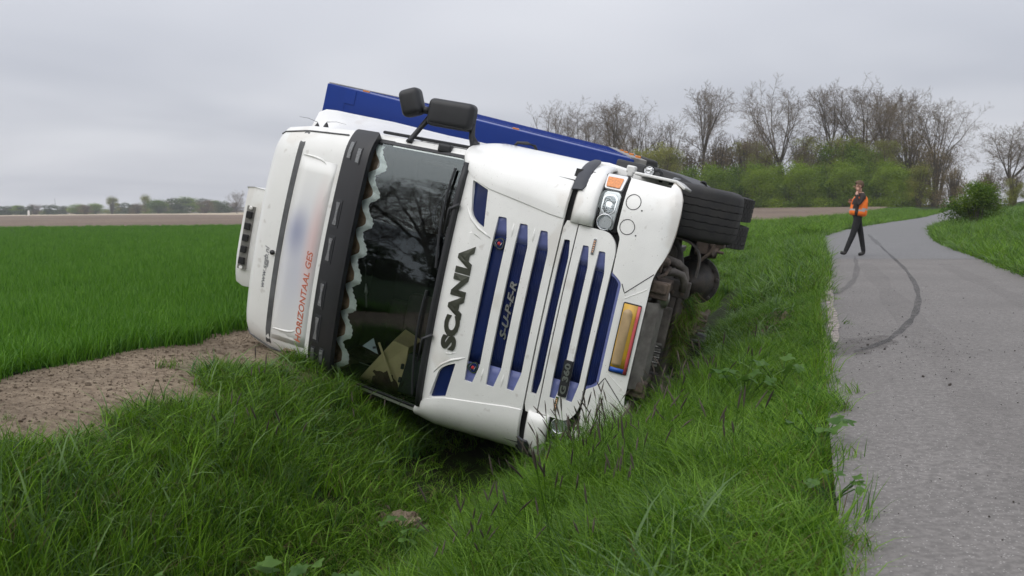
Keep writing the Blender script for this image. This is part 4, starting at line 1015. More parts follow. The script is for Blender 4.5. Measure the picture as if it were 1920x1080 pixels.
# --- cab interior
g = MB(); rows = []
for x in np.linspace(-1.06, 1.06, 15):
    yb = F(x, 2.12) + .05; rows.append([(x, yb, 2.06), (x, yb + .16, 2.19), (x, yb + .34, 2.24), (x, yb + .42, 2.12), (x, yb + .42, 1.7)])
g.grid(rows); g.build('dashboard', M['dash'], truck, smooth=True)
for x in (.55, -.55):
    s_ = roundbox('seat', (x, 1.30, 2.35), (.50, .17, .78), 0, M['seat'], truck, .06)
    roundbox('headrest', (x, 1.30, 2.83), (.30, .12, .2), 0, M['seat'], s_, .05)
    roundbox('seat_cushion', (x, 1.05, 1.95), (.52, .52, .16), 0, M['seat'], s_, .06)
tor = [(.55 + .23 * math.cos(t), .86 - .10 * math.sin(t), 2.28 + .20 * math.sin(t)) for t in np.linspace(0, 2 * math.pi, 25)]
MB().tube(tor, .017, 8, cap=False).tube([(.33, .86, 2.28), (.77, .86, 2.28)], .02, 6).tube([(.55, .86, 2.28), (.55, .75, 2.1)], .04, 8).build('steering_wheel', M['black_plastic'], truck, smooth=True)
MB().box((0, 1.5, 2.8), (1.9, .2, .35)).build('upper_locker', M['lining'], truck, bevel=.03)

# ------------------------------------------------------------------ things lying in the cab
def world_of(p):
    return T_M @ Vector(p)
def placed(name, local, label, cat, group=None, parent_M=T_M):
    e = empty(name, parent_M @ Matrix.Translation(Vector(local))); return tag(e, label, cat, group)
# curtain along the top of the windscreen, hanging in folds, with its fringe
cu_ = placed('curtain', (0, 0, 0), 'brown scalloped curtain with pale green fringe inside the windscreen', 'curtain')
xs_ = np.linspace(1.03, -1.06, 150)
def scal(x):
    ph = ((1.02 - x) / .247) % 1.0                                       # nine scallops; each drops slowly and returns sharply
    return 3.015 - .09 * (math.sin(min(1, ph / .72) * math.pi / 2) ** 1.6 if ph < .72 else math.cos((ph - .72) / .28 * math.pi / 2) ** 1.3)
def cdep(x, z): return F(x, min(z, 3.06)) + .042 + .012 * math.sin(x * 52) * (3.2 - z) * 5 * .5 + .012 * math.sin(x * 23 + 1)
rows = [[(x, cdep(x, z), z) for z in (3.22, 3.16, scal(x) + .03, scal(x))] for x in xs_]
MB().grid(rows).build('curtain_cloth', M['curtain'], cu_, smooth=True)
rows = []
for i, x in enumerate(xs_):
    z = scal(x); k = .058 + .006 * math.sin(i * 2.3)
    rows.append([(x, cdep(x, z) - .006, z + .012), (x - .006, cdep(x, z) - .010, z - k * .5), (x - .012, cdep(x, z) - .004 + .004 * math.sin(i * 1.9), z - k)])
MB().grid(rows).build('fringe', M['fringe'], cu_)
# crate of yellow board, jacket, paper and tray that slid down to the low side
bx = placed('cardboard_box', (0, 0, 0), 'open yellow cardboard box fallen to the low side behind the windscreen', 'box')
def prism(P, y0, y1):
    n = len(P); v_ = [(x, y0, z) for x, z in P] + [(x, y1, z) for x, z in P]
    return v_, [tuple(range(n))[::-1], tuple(range(n, 2 * n))] + [(i, (i + 1) % n, n + (i + 1) % n, n + i) for i in range(n)]
mesh('box_body', [(-1.04, .50, 2.78), (-.60, .44, 2.50), (-.63, .47, 2.36), (-1.06, .50, 2.36), (-.98, .80, 2.82), (-.54, .74, 2.52), (-.60, .74, 2.34), (-1.02, .82, 2.36)],
     [(0, 1, 2, 3), (1, 5, 6, 2), (0, 4, 5, 1), (4, 7, 6, 5), (3, 7, 4, 0), (2, 6, 7, 3)], M['card'], bx, bevel=.004)
MB().box((-.80, .43, 2.53), (.36, .004, .02), Matrix.Rotation(R(-32), 3, 'Y')).build('box_flap', M['card'], bx)
tr_ = placed('storage_tray', (-.85, .46, 2.27), 'dark green plastic tray standing beside the yellow box', 'tray')
MB().box((0, 0, 0), (.36, .12, .15), Matrix.Rotation(R(6), 3, 'Y')).box((.06, -.065, .085), (.05, .02, .03)).box((-.06, -.065, .085), (.05, .02, .03)).build('tray_body', M['tray'], tr_, bevel=.008)
jk = bmesh.new(); bmesh.ops.create_icosphere(jk, subdivisions=4, radius=1)
for v_ in jk.verts:
    n1 = noise.noise(v_.co * 1.6 + Vector((3, 1, 7))); n2 = 1 - abs(noise.noise(v_.co * 2.4)) * 2.2
    r_ = 1 + .35 * n1 + .16 * n2; v_.co = Vector((v_.co.x * .16 * r_, v_.co.y * .14 * r_, v_.co.z * .15 * r_))
for f_ in jk.faces: f_.smooth = True
me = bpy.data.meshes.new('jacket'); jk.to_mesh(me); jk.free()
j_ = link('jacket', me, None, M['jacket']); j_.matrix_world = T_M @ Matrix.Translation((-.97, .60, 2.52)); tag(j_, 'crumpled brown jacket lying against the yellow box', 'jacket')
pp_ = mesh('paper_sheet', *prism([(-.735, 2.80), (-.64, 2.71), (-.77, 2.64)], .50, .503), M['paper'], None); pp_.matrix_world = T_M; tag(pp_, 'pale blue paper lying behind the windscreen above the yellow box', 'paper')
MB().box((-.72, .497, 2.685), (.02, .002, .03), Matrix.Rotation(R(-20), 3, 'Y')).build('bar_print', M['print_black'], pp_)
pe = placed('pendant', (0, 0, 0), 'small silver pendant hanging on a cord inside the windscreen', 'pendant')
p0 = Vector((.13, .52, 2.96)); g = MB(); down = Vector((-t_u[2], 0, 0)).normalized()
grav = (T_M.to_3x3().transposed() @ Vector((0, 0, -1)))
pts = [p0 + grav * k for k in np.linspace(0, .50, 8)]
g.tube(pts, .0045, 5); g.build('cord', M['black_plastic'], pe)
c_ = p0 + grav * .38
MB().tube([c_ - grav * .055, c_ - grav * .02, c_ + grav * .02, c_ + grav * .05], [.004, .012, .018, .004], 8).build('charm', M['silver'], pe, smooth=True)
MB().tube([c_ + grav * .05, c_ + grav * .16], .007, 6).build('tassel', M['seal'], pe)

# ------------------------------------------------------------------ semi-trailer behind the tractor
# its front left edge runs from A (roof) to B (floor); it stands folded 12 degrees against the tractor
A_, B_ = Vector((1.488, 1.92, 4.30)), Vector((1.376, 2.60, 1.115))
ez_ = (A_ - B_).normalized(); ey_ = Vector((.0225, .977, .215)); ey_ = (ey_ - ez_ * ey_.dot(ez_)).normalized(); ex_ = ey_.cross(ez_).normalized()
TR_M = T_M @ Matrix(((ex_.x, ey_.x, ez_.x, B_.x), (ex_.y, ey_.y, ez_.y, B_.y), (ex_.z, ey_.z, ez_.z, B_.z), (0, 0, 0, 1)))
trl = tag(empty('semi_trailer', TR_M), 'long blue box trailer lying on its side behind the white truck cab', 'trailer')
Ht, Wt, Lt = (A_ - B_).length, 2.55, 13.2
def tb(x0, x1, y0, y1, z0, z1): return ((x0 + x1) / 2, (y0 + y1) / 2, (z0 + z1) / 2), (abs(x1 - x0), abs(y1 - y0), abs(z1 - z0))
MB().box(*tb(-Wt, 0, .03, Lt, .0, Ht)).build('trailer_box', M['blue_trailer'], trl, bevel=.012)
MB().box(*tb(-.30, -.004, .006, .028, .03, Ht - .04)).build('front_post', M['blue_trailer'], trl, bevel=.004)
MB().box(*tb(-2.2, -.32, .014, .029, .08, Ht - .12)).build('front_panel', M['blue_trailer'], trl, bevel=.003)
MB().box(*tb(-Wt, -.006, .002, .06, Ht - .20, Ht + .01)).box(*tb(-.16, -.006, -.002, .002, Ht - .30, Ht - .18)).build('top_rail', M['blue_trailer'], trl, bevel=.006)
MB().box(*tb(-.05, .012, .05, Lt, Ht - .10, Ht + .012)).build('side_top_rail', M['alu'], trl, bevel=.006)
MB().box(*tb(-.06, .016, .02, Lt, -.10, .07)).build('side_bottom_rail', M['alu'], trl, bevel=.006)
for y in np.arange(1.2, 13, 1.3): MB().box(*tb(-.02, .008, y, y + .05, .07, Ht - .1)).build('side_post', M['blue_trailer'], trl)
for y in (.6, 2.4, 4.3, 6.4): MB().box(*tb(.01, .04, y, y + .14, -.06, -.0)).build('side_marker', M['amber'], trl, bevel=.006)
for z in (1.25, 2.85): MB().box(*tb(-.01, .016, .10, .14, z, z + .07)).build('reflector', M['amber'], trl, bevel=.004)
for x in (-.78, -1.77): MB().box(*tb(x - .06, x + .06, .3, Lt - .3, -.36, -.0)).build('chassis_beam', M['steel_dark'], trl, bevel=.006)
MB().box(*tb(-Wt + .1, -.1, .1, 1.6, -.12, .0)).build('coupling_plate', M['steel_dark'], trl)
for x in (-.62, -1.93): MB().box(*tb(x - .06, x + .06, 2.6, 2.75, -.55, .0)).box(*tb(x - .13, x + .13, 2.52, 2.83, -.60, -.55)).build('landing_leg', M['steel_dark'], trl, bevel=.006)
for y in (9.4, 10.7, 12.0):
    MB().tube([(-2.3, y, -.40), (-.25, y, -.40)], .07, 10).build('trailer_axle', M['steel_dark'], trl)
    for x in (-.22, -2.33):
        w_ = link('wheel', bpy.data.meshes['wheel'], trl); w_.location = (x, y, -.40); w_.scale = (.86, .86, .86)
        r_ = link('rim', bpy.data.meshes['rim'], w_)

# ------------------------------------------------------------------ grass and other ground cover
def blades(n, rad, hmin, hmax, wid_, bend, segs=4, dirbias=None, seed=0, jitter=1.0, tipw=.1):
    """one tuft as arrays: vertices, faces, per-vertex shade"""
    r_ = np.random.default_rng(seed); v = []; f = []; sh = []
    for i in range(n):
        a = r_.uniform(0, 2 * math.pi); q = rad * math.sqrt(r_.uniform()); bx_, by_ = q * math.cos(a), q * math.sin(a)
        h = r_.uniform(hmin, hmax); w = wid_ * r_.uniform(.6, 1.25)
        d = r_.uniform(0, 2 * math.pi) if dirbias is None else dirbias + r_.normal(0, .5)
        lean = bend * r_.uniform(.25, 1.3); tw = r_.uniform(0, math.pi)
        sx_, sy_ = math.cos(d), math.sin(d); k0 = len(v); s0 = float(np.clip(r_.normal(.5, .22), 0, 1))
        px_, py_ = math.cos(tw), math.sin(tw)
        for j in range(segs + 1):
            t = j / segs; ang = lean * t ** 1.2
            # walk up the blade, bending over
            hh = h * (math.sin(ang) / lean if lean > .05 else t); ll = h * ((1 - math.cos(ang)) / lean if lean > .05 else 0)
            c = (bx_ + sx_ * ll, by_ + sy_ * ll, hh); ww = w * (1 - t ** 1.8) * .5 + w * .02
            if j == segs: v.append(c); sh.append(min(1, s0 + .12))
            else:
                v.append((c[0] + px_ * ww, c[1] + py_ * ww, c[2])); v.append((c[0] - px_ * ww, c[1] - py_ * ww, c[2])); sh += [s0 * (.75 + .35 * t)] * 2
        for j in range(segs - 1): f.append((k0 + 2 * j, k0 + 2 * j + 1, k0 + 2 * j + 3, k0 + 2 * j + 2))
        f.append((k0 + 2 * segs - 2, k0 + 2 * segs - 1, k0 + 2 * segs))
    return v, f, sh
LIB = {}
def tuft(key, parts, mats):
    """a source mesh for scattering; parts: list of (v, f, shade, material index)"""
    v = []; f = []; sh = []; mi = []
    for pv, pf, ps, pm_ in parts:
        k = len(v); v += pv; f += [tuple(i + k for i in q) for q in pf]; sh += ps; mi += [pm_] * len(pf)
    me = bpy.data.meshes.new(key); me.from_pydata(v, [], f); me.update()
    at = me.attributes.new('shade', 'FLOAT', 'POINT'); at.data.foreach_set('value', np.array(sh, np.float32))
    me.polygons.foreach_set('material_index', mi); me.polygons.foreach_set('use_smooth', [True] * len(f))
    for m in mats: me.materials.append(m)
    return me
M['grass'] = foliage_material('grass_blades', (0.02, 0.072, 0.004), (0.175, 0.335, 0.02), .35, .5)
M['grass_fresh'] = foliage_material('fresh_grass_blades', (0.034, 0.115, 0.006), (0.205, 0.375, 0.026), .4, .5)
M['grass_blue'] = foliage_material('bluish_grass_blades', (0.035, 0.095, 0.02), (0.18, 0.29, 0.085), .3, .42)
M['grass_dry'] = foliage_material('dry_grass_blades', (0.10, 0.085, 0.03), (0.21, 0.17, 0.08), .3, .7)
M['wheat'] = foliage_material('wheat_leaves', (0.026, 0.11, 0.004), (0.135, 0.305, 0.02), .35, .5)
M['seed_head'] = foliage_material('dark_grass_heads', (0.030, 0.022, 0.018), (0.12, 0.098, 0.080), .1, .8)
M['weed'] = foliage_material('broad_weed_leaves', (0.035, 0.1, 0.012), (0.11, 0.21, 0.035), .35, .5)

def scatter(name, sources, P, rot, scl, idx, label_kind='stuff'):
    """ground cover as ONE object: the point mesh P with geometry nodes that set a source on every point"""
    col = bpy.data.collections.new(name + '_sources')
    for i, me in enumerate(sources):
        o = bpy.data.objects.new('%s_tuft_%02d' % (name, i), me); col.objects.link(o)
    me = bpy.data.meshes.new(name); me.vertices.add(len(P)); me.vertices.foreach_set('co', np.asarray(P, np.float32).ravel())
    a = me.attributes.new('rot', 'FLOAT_VECTOR', 'POINT'); a.data.foreach_set('vector', np.asarray(rot, np.float32).ravel())
    a = me.attributes.new('scl', 'FLOAT_VECTOR', 'POINT'); a.data.foreach_set('vector', np.asarray(scl, np.float32).ravel())
    a = me.attributes.new('pick', 'INT', 'POINT'); a.data.foreach_set('value', np.asarray(idx, np.int32))
    o = link(name, me); tag(o, kind=label_kind)
    ng = bpy.data.node_groups.new(name, 'GeometryNodeTree')
    ng.interface.new_socket('Geometry', in_out='INPUT', socket_type='NodeSocketGeometry')
    ng.interface.new_socket('Geometry', in_out='OUTPUT', socket_type='NodeSocketGeometry')
    N = ng.nodes; L = ng.links
    gi = N.new('NodeGroupInput'); go = N.new('NodeGroupOutput'); ip = N.new('GeometryNodeInstanceOnPoints')
    ci = N.new('GeometryNodeCollectionInfo'); ci.inputs['Collection'].default_value = col
    ci.inputs['Separate Children'].default_value = True; ci.inputs['Reset Children'].default_value = True
    def na(nm, tp):
        q = N.new('GeometryNodeInputNamedAttribute'); q.data_type = tp; q.inputs['Name'].default_value = nm
        return [s_ for s_ in q.outputs if s_.enabled][0]
    L.new(gi.outputs[0], ip.inputs['Points']); L.new(ci.outputs[0], ip.inputs['Instance']); ip.inputs['Pick Instance'].default_value = True
    L.new(na('pick', 'INT'), ip.inputs['Instance Index'])
    e2r = N.new('FunctionNodeEulerToRotation'); L.new(na('rot', 'FLOAT_VECTOR'), e2r.inputs[0]); L.new(e2r.outputs[0], ip.inputs['Rotation'])
    L.new(na('scl', 'FLOAT_VECTOR'), ip.inputs['Scale']); L.new(ip.outputs[0], go.inputs[0])
    md = o.modifiers.new('scatter', 'NODES'); md.node_group = ng
    return o
def in_view(P, m=90, lo=-40):
    P = np.asarray(P); q = P - np.array([0, 0, CH]); z = q @ c_f
    px = 960 + CF * (q @ c_r) / np.maximum(z, .1); py = 540 - CF * (q @ c_u) / np.maximum(z, .1)
    return (z > .6) & (px > -m) & (px < 1920 + m) & (py < 1080 + 260)
def pts_st(dens, s0, s1, t0, t1):
    n = int(dens * (s1 - s0) * (t1 - t0)); s = rng.uniform(s0, s1, n); t = rng.uniform(t0, t1, n); return s, t
def clumpy(x, y, sc, seed=0.0):
    return np.sin(x * sc + 1.3 * np.sin(y * sc * .7 + seed)) * np.sin(y * sc * 1.1 + 1.7 * np.sin(x * sc * .6 + seed * 2))
def finish(name, sources, X, Y, smin, smax, tilt=.12, pick=None, zoff=-.02, hscale=None, cull=True):
    Z = zg(X, Y) + zoff; P = np.stack([X, Y, Z], 1); k = in_view(P) if cull else np.ones(len(X), bool)
    P = P[k]; n = len(P); sc_ = rng.uniform(smin, smax, n)
    if hscale is not None: hs = hscale[k]
    else: hs = np.ones(n)
    rot = np.stack([rng.normal(0, tilt, n), rng.normal(0, tilt, n), rng.uniform(0, 2 * math.pi, n)], 1)
    scl = np.stack([sc_, sc_, sc_ * hs], 1)
    idx = rng.integers(0, len(sources), n) if pick is None else pick[k]
    return scatter(name, sources, P, rot, scl, idx)

# footprint of the truck: no tufts may grow through the parts that are pressed into the ground
TI = T_M.inverted()
def under_truck(X, Y, Z, grow=.0):
    Q = np.array(TI) @ np.stack([X, Y, Z, np.ones_like(X)]); x, y, z = Q[0], Q[1], Q[2]
    front = np.interp(z, ZP, YP)
    a = (x > -1.30) & (x < 1.3) & (y > front + .16 - grow) & (y < 2.0) & (z > .30) & (z < 4.2)
    b = (x > -1.30) & (x < 1.2) & (y > .55) & (y < 16) & (z > .05) & (z < 4.2)
    return a | b

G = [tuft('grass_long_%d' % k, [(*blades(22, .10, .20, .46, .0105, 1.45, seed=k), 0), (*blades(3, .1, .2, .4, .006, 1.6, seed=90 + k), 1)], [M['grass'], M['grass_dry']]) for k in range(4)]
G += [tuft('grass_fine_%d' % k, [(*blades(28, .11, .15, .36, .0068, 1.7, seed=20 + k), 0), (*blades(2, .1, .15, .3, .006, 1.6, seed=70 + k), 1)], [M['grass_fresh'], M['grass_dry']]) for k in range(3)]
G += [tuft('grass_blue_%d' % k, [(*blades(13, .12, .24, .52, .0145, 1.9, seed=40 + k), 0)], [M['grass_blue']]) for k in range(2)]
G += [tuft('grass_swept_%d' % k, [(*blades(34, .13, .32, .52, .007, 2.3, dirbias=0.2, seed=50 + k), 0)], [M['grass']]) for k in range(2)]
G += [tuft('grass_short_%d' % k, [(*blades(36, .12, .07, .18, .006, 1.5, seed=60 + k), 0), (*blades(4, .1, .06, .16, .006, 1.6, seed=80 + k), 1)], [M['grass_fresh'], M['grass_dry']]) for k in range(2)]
# kinds: 0-3 long, 4-6 fine, 7-8 bluish, 9-10 swept flat, 11-12 short

# near verge and both ditch banks
s, t = pts_st(290, -4.75, 0.22, 1.2, 15)
X, Y = xy(s, t); Z = zg(X, Y)
den = np.where(t < 9, 1.0, .62)
edge_wob = .10 * np.sin(t * 2.3) + .08 * np.sin(t * 5.1 + 1)
keep = (rng.uniform(size=len(s)) < den) & (s < .02 + edge_wob * .45) & (s > -4.22 - .48 * smooth(5.9, 7.0, t) - .38 * smooth(5.6, 4.4, t) + .16 * np.sin(t * 1.9) + .1 * np.sin(t * 4.3)) & ~under_truck(X, Y, Z, .02)
hole = (s < -2.4) & (s > -3.35) & (t > 7.25 + .15 * np.sin(s * 5)) & (t < 9.5) & (rng.uniform(size=len(s)) < .85)
keep &= ~hole
mole = (s + 2.85) ** 2 + (t - 6.5) ** 2 < .02
scar = ((s + 1.5) ** 2 / .16 + (t - 9.4) ** 2 / 1.3 < 1)
keep &= ~(scar & (rng.uniform(size=len(s)) < .8))
torn = ((s + .55) ** 2 / .10 + (t - 12.0) ** 2 / 1.2 < 1) | ((s + 1.0) ** 2 / .08 + (t - 9.3) ** 2 / .35 < 1)
keep &= ~mole & ~(torn & (rng.uniform(size=len(s)) < .75))
s, t, X, Y = s[keep], t[keep], X[keep], Y[keep]
u = rng.uniform(size=len(s)); c1 = clumpy(X, Y, 1.9, 1.0)
pick = np.where(u < .45, rng.integers(0, 4, len(s)), np.where(u < .72, rng.integers(4, 7, len(s)), np.where(u < .86, rng.integers(7, 9, len(s)), rng.integers(4, 7, len(s)))))
right = s > -1.9
pick = np.where(right & (u < .62), rng.integers(4, 7, len(s)), pick)
swept = right & (s < -.45) & (t > 4.0) & (t < 8.5) & (u > .70); pick = np.where(swept, rng.integers(9, 11, len(s)), pick)
bottom = (s < -2.2) & (s > -3.35) & (t < 9.0); pick = np.where(bottom & (u > .25), rng.integers(11, 13, len(s)), pick)
short = (s > -.42 + .15 * c1); pick = np.where(short & (u > .35), rng.integers(11, 13, len(s)), pick)
hs = np.where(right, .66 + .4 * np.exp(-((s + 1.75) ** 2 / .16 + (t - 7.2) ** 2 / .6)), .70 + .26 * smooth(5.2, 4.2, t) - .10 * smooth(5.6, 6.6, t)) * (1 + .22 * c1) * np.where(s > -.5, .72, 1.0) * np.where(t > 10, .8, 1) * (1 - .25 * smooth(-4.0, -4.25, s)) * (1 - .35 * smooth(-3.5, -3.0, s) * (1 - smooth(-2.6, -2.0, s)))
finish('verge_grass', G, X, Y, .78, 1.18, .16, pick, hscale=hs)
# the verge farther along the road on the left
s, t = pts_st(34, -6.5, 12, 15, 40); X, Y = xy(s, t); D, Hh = road_dist(X, Y); e = D + Hh
k = (e < -.02) & (e > -4.4) & ~under_truck(X, Y, zg(X, Y), .0); X, Y = X[k], Y[k]
finish('verge_grass', G[:9] + G[11:], X, Y, 1.1, 1.7, .15, hscale=.62 + .25 * clumpy(X, Y, .9))
t_ = 40 + 90 * rng.uniform(size=9000) ** 1.6; e_ = -rng.uniform(size=9000) ** 1.0 * 9; i_ = np.clip(np.searchsorted(RL[:, 1], t_), 1, NR - 1)
X = RL[i_, 0] + (t_ - RL[i_, 1]) * .6 + e_; Y = t_ + 0 * e_
D, Hh = road_dist(X, Y); k = (D + Hh < -.05); X, Y = X[k], Y[k]
finish('verge_grass', G[:7], X, Y, 1.8, 3.0, .15, hscale=.42 + .15 * clumpy(X, Y, .5))
# grass on the right-hand side of the road and its bank
n = 16000; t_ = 12 + 110 * rng.uniform(size=n) ** 2.0; e_ = rng.uniform(size=n) ** 1.4 * (4 + t_ * .16); i_ = np.clip(np.searchsorted(RR[:, 1], t_), 1, NR - 1)
X = RR[i_, 0] + e_; Y = t_ - .35 * e_; D, Hh = road_dist(X, Y); k = (D - Hh > .0); X, Y, t_ = X[k], Y[k], t_[k]
finish('verge_grass', G[:9], X, Y, 1.1, 1.9, .15, hscale=(.55 + .3 * clumpy(X, Y, .6)) * (1 - .3 * smooth(30, 70, t_)))
# sparse short sprouts on the dirt and the crumbling road edge
s, t = pts_st(5, -5.7, -4.2, 0, 16); X, Y = xy(s, t); k = (clumpy(X, Y, 2.7, 2.) > .35) & ~under_truck(X, Y, zg(X, Y)); X, Y = X[k], Y[k]
finish('verge_grass', G[11:], X, Y, .5, 1.1, .2)
s, t = pts_st(110, -.02, .42, 1.5, 22); X, Y = xy(s, t); k = (s < .07 + .09 * np.sin(t * 3.1) * np.sin(t * 1.3) + .08 * np.abs(rng.normal(0, 1, len(s))) * (rng.uniform(size=len(s)) < .3)); X, Y = X[k], Y[k]
finish('verge_grass', G[11:] + G[4:5], X, Y, .5, 1.0, .3)
# young wheat
WH = [tuft('wheat_%d' % k, [(*blades(20, .13, .15, .27, .009, 1.15, seed=100 + k), 0)], [M['wheat']]) for k in range(4)]
Yw = np.concatenate([rng.uniform(3, 16, 16000), 16 * (85 / 16) ** rng.uniform(size=26000)])
Xw = -rng.uniform(.0, .56, len(Yw)) * Yw - .3
s, t = st(Xw, Yw); k = (s < -5.78 + .10 * np.sin(t * 1.7) + .06 * np.sin(t * 4.9)) & (Yw < 83) & ~under_truck(Xw, Yw, np.zeros_like(Xw)); Xw, Yw = Xw[k], Yw[k]
k = (Xw < -.1 * Yw + 2); Xw, Yw = Xw[k], Yw[k]
finish('wheat_crop', WH, Xw, Yw, .9, 1.3, .1, hscale=(1 + .10 * clumpy(Xw, Yw, .8)) * 1.0)
# dark foxtail heads standing over the grass
def heads(seed, n=5, bendy=.5):
    r_ = np.random.default_rng(seed); v = []; f = []; sh = []; mi_v = []
    vs2, fs2, ss2 = [], [], []
    for _ in range(n):
        a = r_.uniform(0, 6.28); bx_, by_ = .12 * math.cos(a), .12 * math.sin(a); d = r_.normal(2.6, .9); L_ = r_.uniform(.38, .60); ln = bendy * r_.uniform(.2, 1.6)
        def at(t): return (bx_ + math.cos(d) * L_ * (1 - math.cos(ln * t)) / max(ln, .05), by_ + math.sin(d) * L_ * (1 - math.cos(ln * t)) / max(ln, .05), L_ * math.sin(ln * t) / max(ln, .05))
        for lst, (t0, t1, rr) in (((v, f, sh), (0, .84, [.0018] * 4)), ((vs2, fs2, ss2), (.82, 1.0, [.0022, .0050, .0048, .0012]))):
            pts = [at(t0 + (t1 - t0) * k / 3) for k in range(4)]; g_ = MB().tube(pts, rr, 4, cap=False); k0 = len(lst[0])
            lst[0].extend(g_.v); lst[1].extend(tuple(i + k0 for i in q) for q in g_.f); lst[2].extend([r_.uniform(.2, .9)] * len(g_.v))
    return (v, f, sh, 0), (vs2, fs2, ss2, 1)
HD = [tuft('foxtail_%d' % k, list(heads(200 + k)), [M['grass'], M['seed_head']]) for k in range(4)]
s, t = pts_st(1.1, -4.3, -.3, 2.5, 9.5); s2, t2 = pts_st(10, -1.8, -.75, 4.2, 8.0)
s, t = np.r_[s, s2], np.r_[t, t2]; X, Y = xy(s, t); k = ~under_truck(X, Y, zg(X, Y)) & ((s < -3.1) | (s > -2.3)); X, Y = X[k], Y[k]
finish('foxtail_grass', HD, X, Y, .85, 1.15, .12)
# clods and crumbs on the dirt, mud crumbs on the road
def clod(seed):
    bm = bmesh.new(); bmesh.ops.create_icosphere(bm, subdivisions=1, radius=1)
    for v_ in bm.verts: v_.co *= 1 + .45 * noise.noise(v_.co * 1.3 + Vector((seed, 0, 0))); v_.co.z *= .62
    me = bpy.data.meshes.new('clod_%d' % seed); bm.to_mesh(me); bm.free(); me.materials.append(M['dirt']); return me
CL = [clod(k) for k in range(4)]
s, t = pts_st(420, -5.75, -4.1, -1, 15); X, Y = xy(s, t)
k = in_view(np.stack([X, Y, 0 * X], 1)); X, Y = X[k], Y[k]; n = len(X)
sz = np.minimum(.028, .004 + .0035 * rng.pareto(2.6, n))
scatter('soil_clods', CL, np.stack([X, Y, zg(X, Y) + .002], 1), rng.uniform(0, 6, (n, 3)) * [0.1, .1, 1], np.stack([sz] * 3, 1), rng.integers(0, 4, n))
s, t = rng.normal(-1.5, .25, 900), rng.normal(9.4, .7, 900); s2, t2 = rng.normal(-.55, .2, 350), rng.normal(12, .6, 350); s3, t3 = rng.normal(-2.85, .10, 160), rng.normal(6.5, .10, 160)
s, t = np.r_[s, s2, s3], np.r_[t, t2, t3]; X, Y = xy(s, t); n = len(X); sz = np.minimum(.05, .008 + .007 * rng.pareto(2.4, n))
scatter('torn_soil', CL, np.stack([X, Y, zg(X, Y) + .004], 1), rng.uniform(0, 6, (n, 3)) * [.2, .2, 1], np.stack([sz] * 3, 1), rng.integers(0, 4, n))
me_m = []
for k in range(2):
    c = clod(10 + k); c.materials.clear(); c.materials.append(material('mud_crumb', (.04, .033, .028), .9)); me_m.append(c)
n = 320; c0 = np.array(gp(1612, 648)); X = c0[0] + rng.normal(0, .55, n); Y = c0[1] + rng.normal(0, .9, n)
n2 = 420; s, t = rng.uniform(.2, 3.0, n2), rng.uniform(2.5, 16, n2); x2, y2 = xy(s, t); X, Y = np.r_[X, x2], np.r_[Y, y2]
D, Hh = road_dist(X, Y); k = (np.abs(D) < Hh); X, Y = X[k], Y[k]; n = len(X); sz = np.minimum(.02, .003 + .002 * rng.pareto(2.8, n))
scatter('road_grit', me_m, np.stack([X, Y, zg(X, Y) + .016], 1), rng.uniform(0, 6, (n, 3)) * [.1, .1, 1], np.stack([sz] * 3, 1), rng.integers(0, 2, n))
# bare earth heaps
def heap(name, s, t, r, h, label, cat, seed):
    bm = bmesh.new(); bmesh.ops.create_icosphere(bm, subdivisions=4, radius=1); x, y = xy(s, t); z0 = float(zg(np.array([x]), np.array([y]))[0])
    for v_ in bm.verts:
        k = 1 + .28 * noise.noise(v_.co * 2.3 + Vector((seed, 0, 0))) + .16 * noise.noise(v_.co * 6 + Vector((0, seed, 0))) + .08 * noise.noise(v_.co * 14)
        v_.co = Vector((v_.co.x * r * k, v_.co.y * r * k, max(v_.co.z, -.4) * h * k))
    me = bpy.data.meshes.new(name); bm.to_mesh(me); bm.free(); o = link(name, me, None, M['dirt']); o.location = (x, y, z0 + .01); return tag(o, label, cat)
heap('molehill', -2.85, 6.5, .13, .085, 'small grey molehill in the grass at the bottom of the ditch', 'molehill', 3)
heap('soil_mound', -4.55, 8.2, .24, .13, 'clump of turned soil on the dirt beside the truck roof', 'soil mound', 5)
# grass and roots caught on the stabiliser bar
gx = [(*blades(70, .11, .12, .34, .006, 2.2, seed=300), 0), (*blades(40, .12, .12, .34, .005, 2.4, seed=301), 1)]
tm = tuft('torn_grass', gx, [M['grass'], M['grass_dry']])
for k, (p, sc_) in enumerate((((.20, .60, .10), .8), ((.05, .58, .12), 1.0), ((-.10, .60, .10), .7))):
    pass
P = [world_of((a, .60 + .04 * math.sin(a * 30), .13 + .03 * math.sin(a * 17))) for a in np.linspace(-.12, .36, 13)]
tg_o = scatter('torn_grass', [tm], np.array([tuple(q) for q in P]), np.stack([rng.normal(math.pi, .5, 13), rng.normal(0, .5, 13), rng.uniform(0, 6, 13)], 1), np.stack([rng.uniform(.5, .85, 13)] * 3, 1), np.zeros(13))

